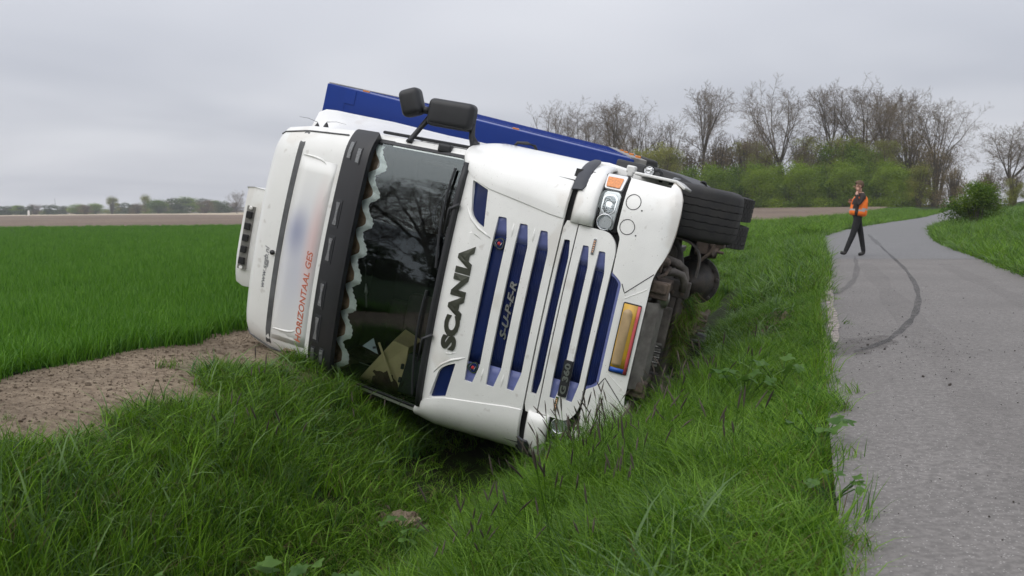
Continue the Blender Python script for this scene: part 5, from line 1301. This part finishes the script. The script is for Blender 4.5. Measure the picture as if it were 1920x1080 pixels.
# broad-leaved weeds among the grass: each plant is a thing, each leaf a part
def leaf_mesh(seed, lobes=3, L_=.12, W_=.10):
    r_ = np.random.default_rng(seed); n = 19; v = [(0, 0, 0)]; sh = [.45]
    for i in range(n):
        a = -2.2 + 4.4 * i / (n - 1); rr = (.62 + .38 * abs(math.cos(a * lobes / 1.4)) ** .8) * (1 - .14 * abs(a) / 2.2) * (1 + .10 * math.sin(i * 2.7)) * (1 - .05 * (i % 2))
        x, y = math.sin(a) * W_ * rr, L_ * .38 + math.cos(a) * L_ * .62 * rr
        v.append((x, y, .018 * math.cos(a * 3) - .10 * (y / L_) ** 2 * L_)); sh.append(.55 + r_.uniform(-.12, .2))
    v.append((0, L_ * .5, .02)); sh.append(.35)
    c = len(v) - 1; f = [(c, i, i + 1) for i in range(1, n)] + [(c, 0, 1), (c, n, 0)]
    me = bpy.data.meshes.new('leaf'); me.from_pydata(v, [], f); me.update(); me.materials.append(M['weed'])
    at = me.attributes.new('shade', 'FLOAT', 'POINT'); at.data.foreach_set('value', np.array(sh, np.float32))
    me.polygons.foreach_set('use_smooth', [True] * len(f)); return me
LM = [leaf_mesh(k, (3, 4, 5)[k % 3]) for k in range(5)]
def weed(px, py, zt, nl, size, hgt, label, seed):
    r_ = np.random.default_rng(seed); x, y = gp(px, py, zt); z = float(zg(np.array([x]), np.array([y]))[0])
    e = tag(empty('weed_plant', loc=(x, y, z)), label, 'weed plant', 'broad leaved weeds in the ditch grass')
    st_ = MB()
    for i in range(nl):
        a = 2.4 * i + r_.normal(0, .3); h = hgt * r_.uniform(.65, 1.1); q = size * r_.uniform(.4, 1.1) + .04
        tip = Vector((q * math.cos(a), q * math.sin(a), h)); st_.tube([(0, 0, 0), tip * .5 + Vector((0, 0, h * .12)), tip], .003, 5, cap=False)
        o = link('leaf', LM[(i + seed) % 5], e); k = size / .12 * r_.uniform(.55, .95); o.scale = (k, k, k); o.location = tip
        o.rotation_euler = (r_.normal(.25, .22), r_.normal(0, .2), a - math.pi / 2)
    sm = st_.build('stem', M['weed'], e)
WEEDS = [(520, 970, -.45, 9, .15, .36, 'large lobed weed with pale leaves left of the molehill'), (590, 1010, -.6, 10, .10, .30, 'bushy weed with small rounded leaves low in the ditch near the molehill'),
         (250, 935, -.15, 6, .11, .42, 'weed with lobed leaves in the tall grass of the left bank'), (385, 780 + 130, -.2, 7, .12, .34, 'weed with broad leaves halfway down the left bank'),
         (470, 1050, -.6, 8, .10, .28, 'small weed at the bottom edge left of the ditch'), (640, 1060, -.7, 8, .11, .24, 'low weed in the ditch floor in front of the molehill'),
         (1560, 985, -.1, 10, .06, .10, 'low lobed weed spreading over the road edge'), (1395, 770, -.2, 8, .12, .26, 'broad weed on the verge right of the torn turf'),
         (1460, 745, -.12, 6, .11, .22, 'weed with grey green leaves high on the verge'), (1060, 800, -.35, 8, .10, .34, 'leafy weed growing against the lower headlamp'),
         (760, 940, -.7, 7, .09, .22, 'young weed behind the molehill under the truck'), (1540, 860, -.08, 6, .09, .16, 'small weed beside the road edge halfway up the picture')]
for i, w_ in enumerate(WEEDS): weed(*w_, 500 + i)

# ------------------------------------------------------------------ trees
M['bark'] = material('grey_brown_bark', (0.085, 0.070, 0.048), .9, var=.4, vscale=3)
M['twig'] = material('brown_twigs', (0.135, 0.102, 0.064), .9, var=.25, vscale=1)
M['leaf_green'] = foliage_material('spring_green_leaves', (0.044, 0.108, 0.003), (0.225, 0.32, 0.014), .4, .6)
M['leaf_yellow'] = foliage_material('yellow_green_buds', (0.13, 0.15, 0.018), (0.3, 0.31, 0.05), .4, .6)
M['leaf_brown'] = foliage_material('brown_buds', (0.1, 0.07, 0.032), (0.21, 0.16, 0.07), .35, .7)
M['leaf_dark'] = foliage_material('dark_green_leaves', (0.03, 0.055, 0.018), (0.085, 0.125, 0.04), .3, .6)
M['leaf_white'] = foliage_material('white_blossom', (0.35, 0.34, 0.30), (0.6, 0.58, 0.52), .3, .7)
def tree_mesh(seed, H=20.0, crown0=.22, spread=.36, upright=.55, leaf=None, nleaf=0, lsize=.3, leaf_low=0.0, dens=1.0, twigr=.022, trunkr=.38, forks=1, split=.45):
    """bare deciduous tree, returns (trunk mesh, crown mesh)"""
    r_ = np.random.default_rng(seed); T = MB(); Cn = MB(); tips = []
    def grow(p, d, L_, r0, lvl):
        n = (7, 6, 4, 3, 2)[lvl]; pts = [p]; rad = [r0]; d = d.copy()
        for i in range(n):
            jit = Vector(r_.normal(0, (.04, .10, .16, .20, .22)[lvl], 3)); d = (d + jit + Vector((0, 0, (.02, .09, .05, .02, .0)[lvl] * upright * 2))).normalized()
            pts.append(pts[-1] + d * (L_ / n)); rad.append(r0 * (1 - (.80, .84, .78, .7, .7)[lvl] * (i + 1) / n))
        if lvl == 0: rad = [r0 * (1 - .45 * k / n) for k in range(n + 1)]
        (T if lvl < 2 else Cn).tube(pts, rad, (8, 5, 3, 3, 3)[lvl], cap=False)
        if lvl == 4: tips.append(pts[-1]); return
        if lvl == 0:
            # the trunk divides into rising limbs that make a round crown; a few side limbs leave it below
            nl = max(4, int(7 * dens)); top = pts[-1]
            for k in range(nl):
                az = 2.4 * k + r_.normal(0, .35); ang = R(14 + 34 * spread / .42 * ((k + .5) / nl)) * r_.uniform(.85, 1.15)
                dd = Vector((math.sin(ang) * math.cos(az), math.sin(ang) * math.sin(az), math.cos(ang)))
                grow(top.lerp(pts[-2], r_.uniform(0, 1)), dd, (H - top.z) * r_.uniform(.9, 1.08) / max(.75, math.cos(ang * .8)), r0 * .42, 1)
            for k in range(int(6 * dens)):
                t = crown0 + (1 - crown0) * (k + .5) / 6; x = t * n; i = min(int(x), n - 1); q = pts[i].lerp(pts[i + 1], x - i)
                az = 2.4 * k + 1 + r_.normal(0, .4); ang = R(58) * r_.uniform(.8, 1.15)
                grow(q, Vector((math.sin(ang) * math.cos(az), math.sin(ang) * math.sin(az), math.cos(ang))), H * spread * r_.uniform(.75, 1.05), r0 * .26, 1)
            return
        nb = int(((0, 11, 9, 8)[lvl]) * dens * r_.uniform(.85, 1.2)); s0 = (0, .22, .15, .15)[lvl]
        for k in range(nb):
            t = s0 + (1 - s0) * ((k + r_.uniform(.1, .9)) / nb); x = t * n; i = min(int(x), n - 1); q = pts[i].lerp(pts[i + 1], x - i)
            dd = (pts[i + 1] - pts[i]).normalized(); az = 2.4 * k + r_.normal(0, .4)
            a = dd.orthogonal().normalized(); b = dd.cross(a); out = a * math.cos(az) + b * math.sin(az)
            ang = R((52, 42, 44, 42)[lvl]) * r_.uniform(.7, 1.2); nd = (dd * math.cos(ang) + out * math.sin(ang)).normalized()
            ln = L_ * (.5, .44, .46, .46)[lvl] * (1.15 - .6 * t) * r_.uniform(.75, 1.2)
            rr = max(twigr * (1, 1.3, 1, .75)[lvl], np.interp(x, range(n + 1), rad) * (.42, .5, .55, .6)[lvl])
            grow(q, nd, ln, rr, lvl + 1)
    for fk in range(forks):
        d0 = Vector((r_.normal(0, .03) + (.16 * (fk - (forks - 1) / 2) if forks > 1 else 0), r_.normal(0, .04), 1)).normalized()
        grow(Vector((.35 * (fk - (forks - 1) / 2), 0, -.3)), d0, H * split * (1 - .08 * fk), trunkr * (1 - .15 * fk), 0)
    me1 = bpy.data.meshes.new('trunk'); me1.from_pydata([tuple(p) for p in T.v], [], T.f); me1.polygons.foreach_set('use_smooth', [True] * len(T.f)); me1.materials.append(M['bark'])
    v, f = [tuple(p) for p in Cn.v], list(Cn.f); sh = [.5] * len(v); mi = [0] * len(f)
    if leaf and nleaf:
        tp = np.array([tuple(p) for p in tips]); cand = tp[tp[:, 2] < H * (1 if not leaf_low else leaf_low)] if len(tp) else tp
        for _ in range(nleaf):
            c = cand[r_.integers(len(cand))] + r_.normal(0, .35, 3); a, b = r_.normal(0, 1, 3), r_.normal(0, 1, 3); a /= np.linalg.norm(a); b -= a * (a @ b); b /= np.linalg.norm(b); s_ = lsize * r_.uniform(.6, 1.3)
            k = len(v); v += [tuple(c + a * s_ * .5), tuple(c + b * s_ * .32), tuple(c - a * s_ * .5), tuple(c - b * s_ * .32)]; f.append((k, k + 1, k + 2, k + 3)); sh += [float(np.clip(r_.normal(.5, .2), 0, 1))] * 4; mi.append(1)
    me2 = bpy.data.meshes.new('crown'); me2.from_pydata(v, [], f); me2.materials.append(M['twig'])
    if leaf: me2.materials.append(M[leaf])
    at = me2.attributes.new('shade', 'FLOAT', 'POINT'); at.data.foreach_set('value', np.array(sh, np.float32)); me2.polygons.foreach_set('material_index', mi)
    return me1, me2, max(p[2] for p in Cn.v)
def bush_mesh(seed, leaf, W_=3.0, H=6.0, n=2600, ls=.34, lumps=9, stems=9, air=.5):
    """leafy shrub: leaf-sized faces through many lumps, with stems showing"""
    r_ = np.random.default_rng(seed); v = []; f = []; sh = []
    L_ = []
    for k in range(lumps):
        a = r_.uniform(0, 6.28); h = r_.uniform(.05, .90); q = W_ * (1 - .55 * h) * r_.uniform(.2, .95)
        L_.append((np.array([q * math.cos(a), q * math.sin(a), H * h]), r_.uniform(.16, .32) * min(H, 2 * W_), r_.uniform(-.25, .25)))
    for i in range(n):
        c, rad, s0 = L_[r_.integers(lumps)]; d = r_.normal(0, 1, 3); d /= np.linalg.norm(d); p = c + d * rad * r_.uniform(air, 1.08) * np.array([1.1, 1.1, .9])
        p[2] = max(.05, p[2])
        a, b = r_.normal(0, 1, 3), r_.normal(0, 1, 3); a /= np.linalg.norm(a); b -= a * (a @ b); b /= np.linalg.norm(b); s_ = ls * r_.uniform(.55, 1.3); k = len(v)
        v += [tuple(p + a * s_ * .5), tuple(p + b * s_ * .33), tuple(p - a * s_ * .5), tuple(p - b * s_ * .33)]; f.append((k, k + 1, k + 2, k + 3)); sh += [float(np.clip(r_.normal(.5 + s0, .15), 0, 1))] * 4
    me2 = bpy.data.meshes.new('foliage'); me2.from_pydata(v, [], f); me2.materials.append(M[leaf]); at = me2.attributes.new('shade', 'FLOAT', 'POINT'); at.data.foreach_set('value', np.array(sh, np.float32))
    g = MB()
    for k in range(stems):
        a = r_.uniform(0, 6.28); q = W_ * .75 * r_.uniform(.2, 1); tip = Vector((q * math.cos(a), q * math.sin(a), H * r_.uniform(.75, 1.08)))
        g.tube([(q * .15 * math.cos(a), q * .15 * math.sin(a), -.2), tip * .45 + Vector((r_.normal(0, .1), r_.normal(0, .1), H * .1)), tip], [.05 * H / 6, .035 * H / 6, .012], 4, cap=False)
    me1 = bpy.data.meshes.new('stems'); H = max(max(p[2] for p in v), max(p[2] for p in g.v) * .95); me1.from_pydata([tuple(p) for p in g.v], [], g.f); me1.materials.append(M['bark'])
    return me1, me2, H
TREES = {
    'round': tree_mesh(11, 20, .45, .42, .30, 'leaf_brown', 3000, .14, twigr=.020, split=.42), 'tall': tree_mesh(12, 22, .45, .30, .45, 'leaf_brown', 2400, .14, twigr=.020, split=.52),
    'wide': tree_mesh(13, 21, .40, .40, .35, 'leaf_brown', 3000, .14, twigr=.020, dens=.85, forks=2, split=.45), 'slim': tree_mesh(14, 16, .35, .22, .6, dens=.8, twigr=.015, split=.5),
    'green': tree_mesh(15, 18, .2, .36, .35, 'leaf_yellow', 14000, .24, .95, twigr=.014, dens=.8, split=.35), 'dense': tree_mesh(16, 18, .2, .36, .4, 'leaf_brown', 8000, .16, twigr=.020, split=.38)}
BUSH = {'green': [bush_mesh(30 + k, 'leaf_green', 3.8, 6.5, 15000, .22, 20, 9, .25) for k in range(3)], 'yellow': [bush_mesh(40 + k, 'leaf_yellow', 3.2, 8, 10000, .17, 16, 40, .1) for k in range(2)],
        'brown': [bush_mesh(50 + k, 'leaf_brown', 3.8, 7, 9000, .15, 16, 60, .1) for k in range(2)], 'dark': [bush_mesh(60, 'leaf_dark', 3.0, 6, 2500, .42)], 'blossom': [bush_mesh(65, 'leaf_white', 2.6, 4.6, 1300, .4)]}
def col_of(px, Y): return Y * (px - 960) / CF
def place(kind, src, px, Y, hpx, label, cat, group, rz=0.0, parts=('trunk', 'crown'), base=None, wf=1.0):
    """one tree: its foot at picture column px, Y metres away, hpx picture pixels tall"""
    X = col_of(px, Y); z = float(zg(np.array([X]), np.array([Y]))[0]) if base is None else base
    H = hpx * Y / CF; e = tag(empty(kind, loc=(X, Y, z)), label, cat, group); e.rotation_euler = (0, 0, rz); k = H / src[2]; e.scale = (k * wf, k * wf, k)
    for nm, me in zip(parts, src[:2]): link(nm, me, e)
    return e
bare = 'bare trees along the far wood'
FT = [('slim', 1037, 196, 205, 'slender bare tree leaning out at the left end of the far wood'), ('round', 1100, 190, 212, 'spreading bare tree just right of the slender end tree'),
      ('tall', 1148, 186, 214, 'tall bare tree in the middle of the clump above the blue trailer'), ('wide', 1192, 192, 206, 'bare tree with a wide crown at the right of the clump above the trailer'),
      ('dense', 1165, 180, 150, 'low twiggy brown tree in front of the clump above the trailer'),
      ('slim', 1252, 184, 166, 'thin bare tree between the left clump and the lone tree'), ('tall', 1314, 176, 238, 'lone tall bare tree standing clear of its neighbours'),
      ('slim', 1362, 182, 140, 'short bare tree right of the lone tall tree'), ('round', 1462, 168, 250, 'big round crowned bare tree rising above the hedge'),
      ('tall', 1556, 172, 238, 'upright bare tree beside the big round tree'), ('wide', 1618, 170, 246, 'broad bare tree above the man in orange'),
      ('tall', 1655, 176, 232, 'bare tree behind the broad one above the man'), ('dense', 1700, 166, 222, 'twiggy dark brown tree near the right end of the wood'),
      ('wide', 1752, 172, 218, 'bare tree with far reaching branches at the right end of the wood'), ('dense', 1892, 118, 158, 'separate brown budding tree at the right edge of the picture'),
      ('green', 1240, 172, 128, 'yellow green budding tree low behind the trailer end'), ('green', 1395, 178, 138, 'thin yellowish tree between the lone tree and the round tree'),
      ('green', 1530, 166, 150, 'budding green tree under the upright bare tree'), ('green', 1660, 160, 140, 'budding green tree in front of the broad bare tree'), ('slim', 1415, 186, 170, 'thin bare tree half hidden left of the round tree')]
for i, (k, px, Y, h, lb) in enumerate(FT): place('bare_tree' if k != 'green' else 'budding_tree', TREES[k], px, Y, h * 1.0, lb, 'tree', bare, rz=i * 1.7, wf=1.45 if px == 1892 else 1.0)
hg = 'shrubs of the hedge at the foot of the far wood'
HB = []
for i, px in enumerate(range(1288, 1690, 27)): HB.append(('green', px, 160 - (i % 3) * 3, 74 + (i * 37 % 22)))
ORD = 'first second third fourth fifth sixth seventh eighth ninth tenth eleventh twelfth thirteenth fourteenth fifteenth sixteenth seventeenth eighteenth nineteenth twentieth twenty-first twenty-second twenty-third twenty-fourth twenty-fifth twenty-sixth'.split()
hedge_words = ['first', 'second', 'third', 'fourth', 'fifth', 'sixth', 'seventh', 'eighth', 'ninth', 'tenth', 'eleventh', 'twelfth', 'thirteenth', 'fourteenth', 'fifteenth', 'sixteenth']
for i, (k, px, Y, h) in enumerate(HB):
    place('hedge_shrub', BUSH[k][i % 3], px, Y, h, 'bright green hedge shrub, %s from the left under the bare trees' % hedge_words[i], 'shrub', hg, rz=i * 2.1, parts=('stems', 'foliage'), wf=1.05)
OB = [('yellow', 1215, 178, 140, 'yellow green bush showing over the trailer end'), ('yellow', 1255, 174, 118, 'pale yellow bush right of the trailer end'), ('brown', 1290, 180, 110, 'brown twiggy bush behind the left end of the hedge'),
      ('brown', 1345, 176, 128, 'brown twiggy bush under the lone tall tree'), ('brown', 1400, 178, 134, 'brown thicket left of the big round tree'), ('yellow', 1435, 170, 118, 'yellow green bush at the foot of the big round tree'),
      ('yellow', 1510, 168, 132, 'yellow green bush right of the big round tree'), ('green', 1570, 166, 130, 'tall green bush under the upright bare tree'), ('green', 1625, 163, 118, 'tall green bush behind the man in orange'), ('yellow', 1605, 170, 146, 'yellowish bush above the man in orange'),
      ('brown', 1700, 160, 140, 'brown bush with ochre buds right of the hedge'), ('yellow', 1722, 150, 88, 'ochre yellow bush low beside the road bend'), ('brown', 1752, 154, 120, 'brown bush at the right end of the wood'), ('green', 1690, 152, 78, 'green bush just left of the ochre bush'),
      ('brown', 1786, 140, 82, 'low brown scrub where the road disappears'), ('brown', 1850, 128, 76, 'brown scrub left of the separate budding tree'), ('yellow', 1900, 112, 60, 'yellowish bush under the separate budding tree')]
for i, (k, px, Y, h, lb) in enumerate(OB): place('bush', BUSH[k][i % len(BUSH[k])], px, Y, h, lb, 'bush', 'bushes among the far trees', rz=i * 1.3, parts=('stems', 'foliage'))
place('bush', BUSH['green'][1], 1830, 47, 90, 'dense rounded green bush on the verge right of the road', 'bush', None, rz=.6, parts=('stems', 'foliage'), wf=1.35)

# far tree line on the left horizon, 600 m away
FL = [('dark', 14, 16, 'dark bush at the left end of the horizon'), ('green', 34, 17, 'green bush second from the left end of the horizon'), ('dark', 52, 15, 'small dark bush beside the white post on the horizon'), ('brown', 70, 18, 'brownish bush left of the horizon mast'),
      ('dark', 95, 17, 'dark bush just left of the horizon mast'), ('dark', 116, 15, 'dark bush between the mast and the white shed'), ('green', 148, 18, 'green bush right of the white shed'), ('brown', 165, 17, 'brown bush right of the white shed'),
      ('green', 182, 19, 'green bush left of the tall pale tree on the horizon'), ('yellow', 214, 31, 'tall pale green tree on the left horizon'), ('dark', 232, 19, 'dark bush right of the tall pale tree'), ('dark', 248, 16, 'dark bush midway between the two pale trees'),
      ('brown', 262, 18, 'brown bush left of the second pale tree'), ('yellow', 278, 33, 'second tall pale green tree on the left horizon'), ('green', 300, 25, 'green tree right of the second pale tree'), ('brown', 315, 22, 'brownish tree in the distant wood'),
      ('yellow', 322, 14, 'low yellow bush before the distant wood'), ('dark', 338, 27, 'rounded dark tree in the distant wood'), ('green', 356, 28, 'highest green tree of the distant wood'), ('blossom', 358, 11, 'white blossoming bush on the horizon'),
      ('dark', 374, 25, 'dark tree right of the highest green tree'), ('brown', 388, 23, 'brown tree toward the right of the distant wood'), ('green', 404, 22, 'green tree near the right end of the distant wood'), ('dark', 420, 20, 'last dark tree beside the bare horizon tree')]
for i, (k, px, h, lb) in enumerate(FL): place('distant_tree', BUSH[k][i % len(BUSH[k])], px, 560 + (i * 53) % 90, h * 1.15, lb, 'tree', 'trees on the left horizon', rz=i * 1.9, parts=('stems', 'foliage'), wf=2.0 if k != 'yellow' else 1.1)
for i in range(26):
    place('distant_bush', BUSH[('dark', 'brown', 'green')[i % 3]][0], 4 + i * 17.5, 690 + (i * 37) % 60, 9 + (i * 5) % 6 + 5 * (i > 14), ('low %s bush in the hazy line on the left horizon, %s from the left' % (('dark', 'brownish', 'green')[i % 3], ORD[i])), 'bush', 'low bushes on the left horizon', rz=i * 1.3, parts=('stems', 'foliage'), wf=3.0)
place('distant_tree', TREES['round'], 447, 420, 46, 'bare tree on the horizon beside the roof of the cab', 'tree', 'trees on the left horizon')
for i, px in enumerate(range(470, 1290, 34)):
    pass
mst = tag(empty('radio_mast', loc=(col_of(108, 900), 900, 0)), 'thin radio mast on the left horizon', 'mast')
MB().tube([(0, 0, -1), (0, 0, 14)], [.28, .12], 6).build('mast_pole', M['seal'], mst); MB().box((0, 0, 9), (1.2, .2, .2)).build('mast_arm', M['seal'], mst)
shd = tag(empty('white_shed', loc=(col_of(126, 880), 880, 0)), 'low white shed far away among the horizon bushes', 'shed')
MB().box((0, 0, 1.6), (9, 6, 3.4)).build('wall', M['print_white'], shd); mesh('roof', [(-4.8, -3.3, 3.3), (4.8, -3.3, 3.3), (4.8, 3.3, 3.3), (-4.8, 3.3, 3.3), (-4.8, 0, 5.0), (4.8, 0, 5.0)], [(0, 1, 5, 4), (2, 3, 4, 5), (0, 4, 3), (1, 2, 5)], M['pan'], shd)
pst = tag(MB().box((0, 0, 0.8), (.7, .5, 2.0)).lathe((0, 0, 1.8), (0, 0, 1), [(0, .45), (.35, .3), (.45, 0)], 8).build('marker_post', M['print_white']), 'small white post at the far edge of the pale field', 'post'); pst.location = (col_of(58, 420), 420, 0)

# the row of bare trees and the hedge on the other side of the field, behind the photographer: they show in the windscreen
for i in range(19):
    a = i - 9; bx_ = Vector((-52, -22, 0)) + Vector((.49, -.87, 0)) * (a * 4.6) + Vector((random.uniform(-2, 2), random.uniform(-2, 2), 0))
    src = TREES[('wide', 'round', 'tall', 'dense')[i % 4]]; e = tag(empty('bare_tree', loc=tuple(bx_)), 'bare tree of the row mirrored in the windscreen', 'tree', 'trees mirrored in the windscreen'); e.rotation_euler = (0, 0, i * 2.3)
    k = random.uniform(.85, 1.15); e.scale = (k, k, k)
    for nm, me in zip(('trunk', 'crown'), src[:2]): link(nm, me, e)
for i in range(20):
    a = i - 9.5; bx_ = Vector((-48, -20, 0)) + Vector((.49, -.87, 0)) * (a * 4.4)
    e = tag(empty('hedge_shrub', loc=tuple(bx_)), 'dark shrub of the hedge mirrored in the windscreen', 'shrub', 'shrubs mirrored in the windscreen'); e.rotation_euler = (0, 0, i * 1.1); e.scale = (.9, .9, .95)
    for nm, me in zip(('stems', 'foliage'), BUSH['dark'][0][:2]): link(nm, me, e)

# ------------------------------------------------------------------ the man on the road
px0 = gp(1606, 481); PM = Matrix.Translation((px0[0], px0[1], .014))
man = tag(empty('person', PM), 'person in orange reflective vest and black trousers walking on the road', 'person')
def skinned(name, J, E, rad, parent, mats, paint, lvl=2):
    me = bpy.data.meshes.new(name + '_skeleton'); me.from_pydata(J, E, []); o = bpy.data.objects.new(name + '_skeleton', me); COL.objects.link(o)
    o.modifiers.new('s', 'SKIN'); sv = me.skin_vertices[0].data
    for i, r_ in enumerate(rad): sv[i].radius = r_ if isinstance(r_, tuple) else (r_, r_)
    sv[0].use_root = True
    sb = o.modifiers.new('u', 'SUBSURF'); sb.levels = lvl
    bpy.context.view_layer.update()
    m2 = bpy.data.meshes.new_from_object(o.evaluated_get(bpy.context.evaluated_depsgraph_get())); m2.name = name
    bpy.data.objects.remove(o); bpy.data.meshes.remove(me)
    m2.materials.clear()
    for m in mats: m2.materials.append(m)
    for p in m2.polygons: p.material_index = paint(p.center); p.use_smooth = True
    return link(name, m2, parent)
SKIN = material('skin', (.45, .26, .19), .6); TRO = material('black_trousers', (.012, .012, .014), .85, var=.4, vscale=12); SHO = material('black_boots', (.02, .018, .017), .55)
JAC = material('dark_brown_sleeve', (.035, .026, .024), .9, var=.3, vscale=15); ORA = material('orange_hi_vis', (.95, .20, .02), .75, var=.12, vscale=12); REF = material('grey_reflective_band', (.36, .35, .34), .4)
HAIR = material('brown_hair', (.10, .06, .035), .8)
# walking towards the left of the picture (-x), seen from the side
J = [(0, 0, .96),
     (.02, 0, 1.10), (.05, 0, 1.28), (.07, 0, 1.43), (.055, 0, 1.51), (.035, 0, 1.57), (.02, 0, 1.66), (.025, 0, 1.735),          # 1-7 spine, neck, head
     (-.01, -.09, .92), (-.13, -.10, .52), (-.30, -.11, .13), (-.325, -.11, .065), (-.43, -.12, .10),                       # 8-12 near leg, heel down, toe up
     (.03, .09, .92), (.13, .10, .52), (.20, .10, .10), (.19, .10, .05), (.07, .11, .035),                                 # 13-17 far leg
     (.07, -.20, 1.41), (-.10, -.29, 1.20), (-.09, -.20, 1.44), (-.06, -.15, 1.54),                                          # 18-21 near arm
     (.07, .19, 1.41), (.00, .23, 1.16), (-.08, .15, 1.22), (-.11, .13, 1.26)]                                                # 22-25 far arm
E_ = [(0, 1), (1, 2), (2, 3), (3, 4), (4, 5), (5, 6), (6, 7), (0, 8), (8, 9), (9, 10), (10, 11), (11, 12), (0, 13), (13, 14), (14, 15), (15, 16), (16, 17),
      (3, 18), (18, 19), (19, 20), (20, 21), (3, 22), (22, 23), (23, 24), (24, 25)]
RAD = [(.135, .15), (.125, .145), (.135, .155), (.11, .13), (.062, .062), (.068, .062), (.095, .078), (.06, .055), (.10, .10), (.075, .075), (.058, .058), (.052, .052), (.038, .045),
       (.10, .10), (.072, .072), (.056, .056), (.052, .052), (.038, .045), (.068, .068), (.052, .052), (.042, .042), (.032, .036), (.068, .068), (.052, .052), (.042, .042), (.032, .036)]
def pbody(c):
    if c.z > 1.475 and abs(c.y) < .125: return 0 if c.z > 1.5 else 3
    if c.z < .115 and (c.x < -.15 or c.x > .07): return 2
    arm = abs(c.y) > .165
    if c.y < -.11 and 1.33 < c.z and c.x < -.055: return 3 if c.z < 1.46 else 0
    if c.z > 1.2 and c.x < -.09 and c.y > .08: return 0
    if (c.y < -.175 and c.z > .9) or (arm and c.z > 1.0) or c.z > 1.04: return 3
    return 1
body = skinned('body', J, E_, RAD, man, [SKIN, TRO, SHO, JAC], pbody)
JV = [(.0, 0, .93), (.02, 0, 1.05), (.05, 0, 1.24), (.07, 0, 1.39), (.065, 0, 1.47), (.07, -.135, 1.42), (.07, .135, 1.42)]
vest = skinned('vest', JV, [(0, 1), (1, 2), (2, 3), (3, 4), (3, 5), (3, 6)], [(.27, .22), (.265, .215), (.24, .20), (.19, .17), (.11, .10), (.115, .115), (.115, .115)], man, [ORA, REF, JAC],
               lambda c: 2 if (c.y < -.02 and abs(c.x + .085 + .10 * (c.z - 1.1)) < .042) else 1 if (1.075 < c.z < 1.125 or (abs(abs(c.y) - .10) < .022 and c.z > 1.12 and True)) else 0)
hr = bmesh.new(); bmesh.ops.create_uvsphere(hr, u_segments=16, v_segments=10, radius=.108)
for v_ in list(hr.verts):
    v_.co = Vector((v_.co.x * 1.05 + .035, v_.co.y * .9, v_.co.z * 1.02 + 1.695))
bmesh.ops.bisect_plane(hr, geom=hr.verts[:] + hr.edges[:] + hr.faces[:], plane_co=(0, 0, 1.675), plane_no=(-.75, 0, -.66), clear_outer=True)
me = bpy.data.meshes.new('hair'); hr.to_mesh(me); hr.free(); link('hair', me, man, HAIR)
MB().lathe((-.078, 0, 1.655), (-1, 0, -.25), [(0, .018), (.02, .013), (.03, 0)], 8).build('nose', SKIN, body, smooth=True)
for sy in (-1, 1):
    MB().lathe((-.066, sy * .033, 1.675), (-1, 0, 0), [(0, .012), (.006, .008), (.008, 0)], 8).build('eye', HAIR, body)
    MB().lathe((.03, sy * .082, 1.655), (0, sy, 0), [(0, .03), (.012, .026), (.016, 0)], 10).build('ear', SKIN, body)
MB().box((-.074, 0, 1.612), (.008, .045, .008)).build('mouth', material('lips', (.3, .12, .1), .6), body, bevel=.003)
# hands: palm, four unequal curled fingers and a thumb each
for (hx, hy, hz), dv in (((-.05, -.135, 1.575), Vector((.25, .1, 1))), ((-.125, .12, 1.28), Vector((-.3, -.5, 1)))):
    dv.normalize(); sd_ = dv.cross(Vector((0, 1, .2))).normalized(); nm_ = dv.cross(sd_)
    c = Vector((hx, hy, hz)); g = MB().tube([c - dv * .035, c, c + dv * .05], [.026, .034, .034], 8)
    for k, ln in enumerate((.062, .072, .068, .052)):
        b = c + dv * .05 + sd_ * (.027 - .018 * k); g.tube([b, b + dv * ln * .5 + nm_ * .008, b + dv * ln * .8 + nm_ * .026, b + dv * ln * .85 + nm_ * .042], [.0095, .009, .008, .006], 6)
    b = c + sd_ * .032; g.tube([b, b + sd_ * .02 + dv * .025, b + sd_ * .018 + dv * .055], [.012, .010, .007], 6)
    g.build('hand', SKIN, body, smooth=True)

# ------------------------------------------------------------------ hazy air over the flat land
hm = bpy.data.materials.new('haze_air'); hm.use_nodes = True; hn = hm.node_tree; hn.nodes.clear()
pv = hn.nodes.new('ShaderNodeVolumePrincipled'); pv.inputs['Color'].default_value = (.93, .95, 1, 1); pv.inputs['Density'].default_value = 0.00035; pv.inputs['Anisotropy'].default_value = 0.2
ho = hn.nodes.new('ShaderNodeOutputMaterial'); hn.links.new(pv.outputs[0], ho.inputs['Volume'])
hb = MB().box((0, 500, 17), (1900, 1240, 38)); HZ = hb.build('haze', hm); tag(HZ, kind='stuff')
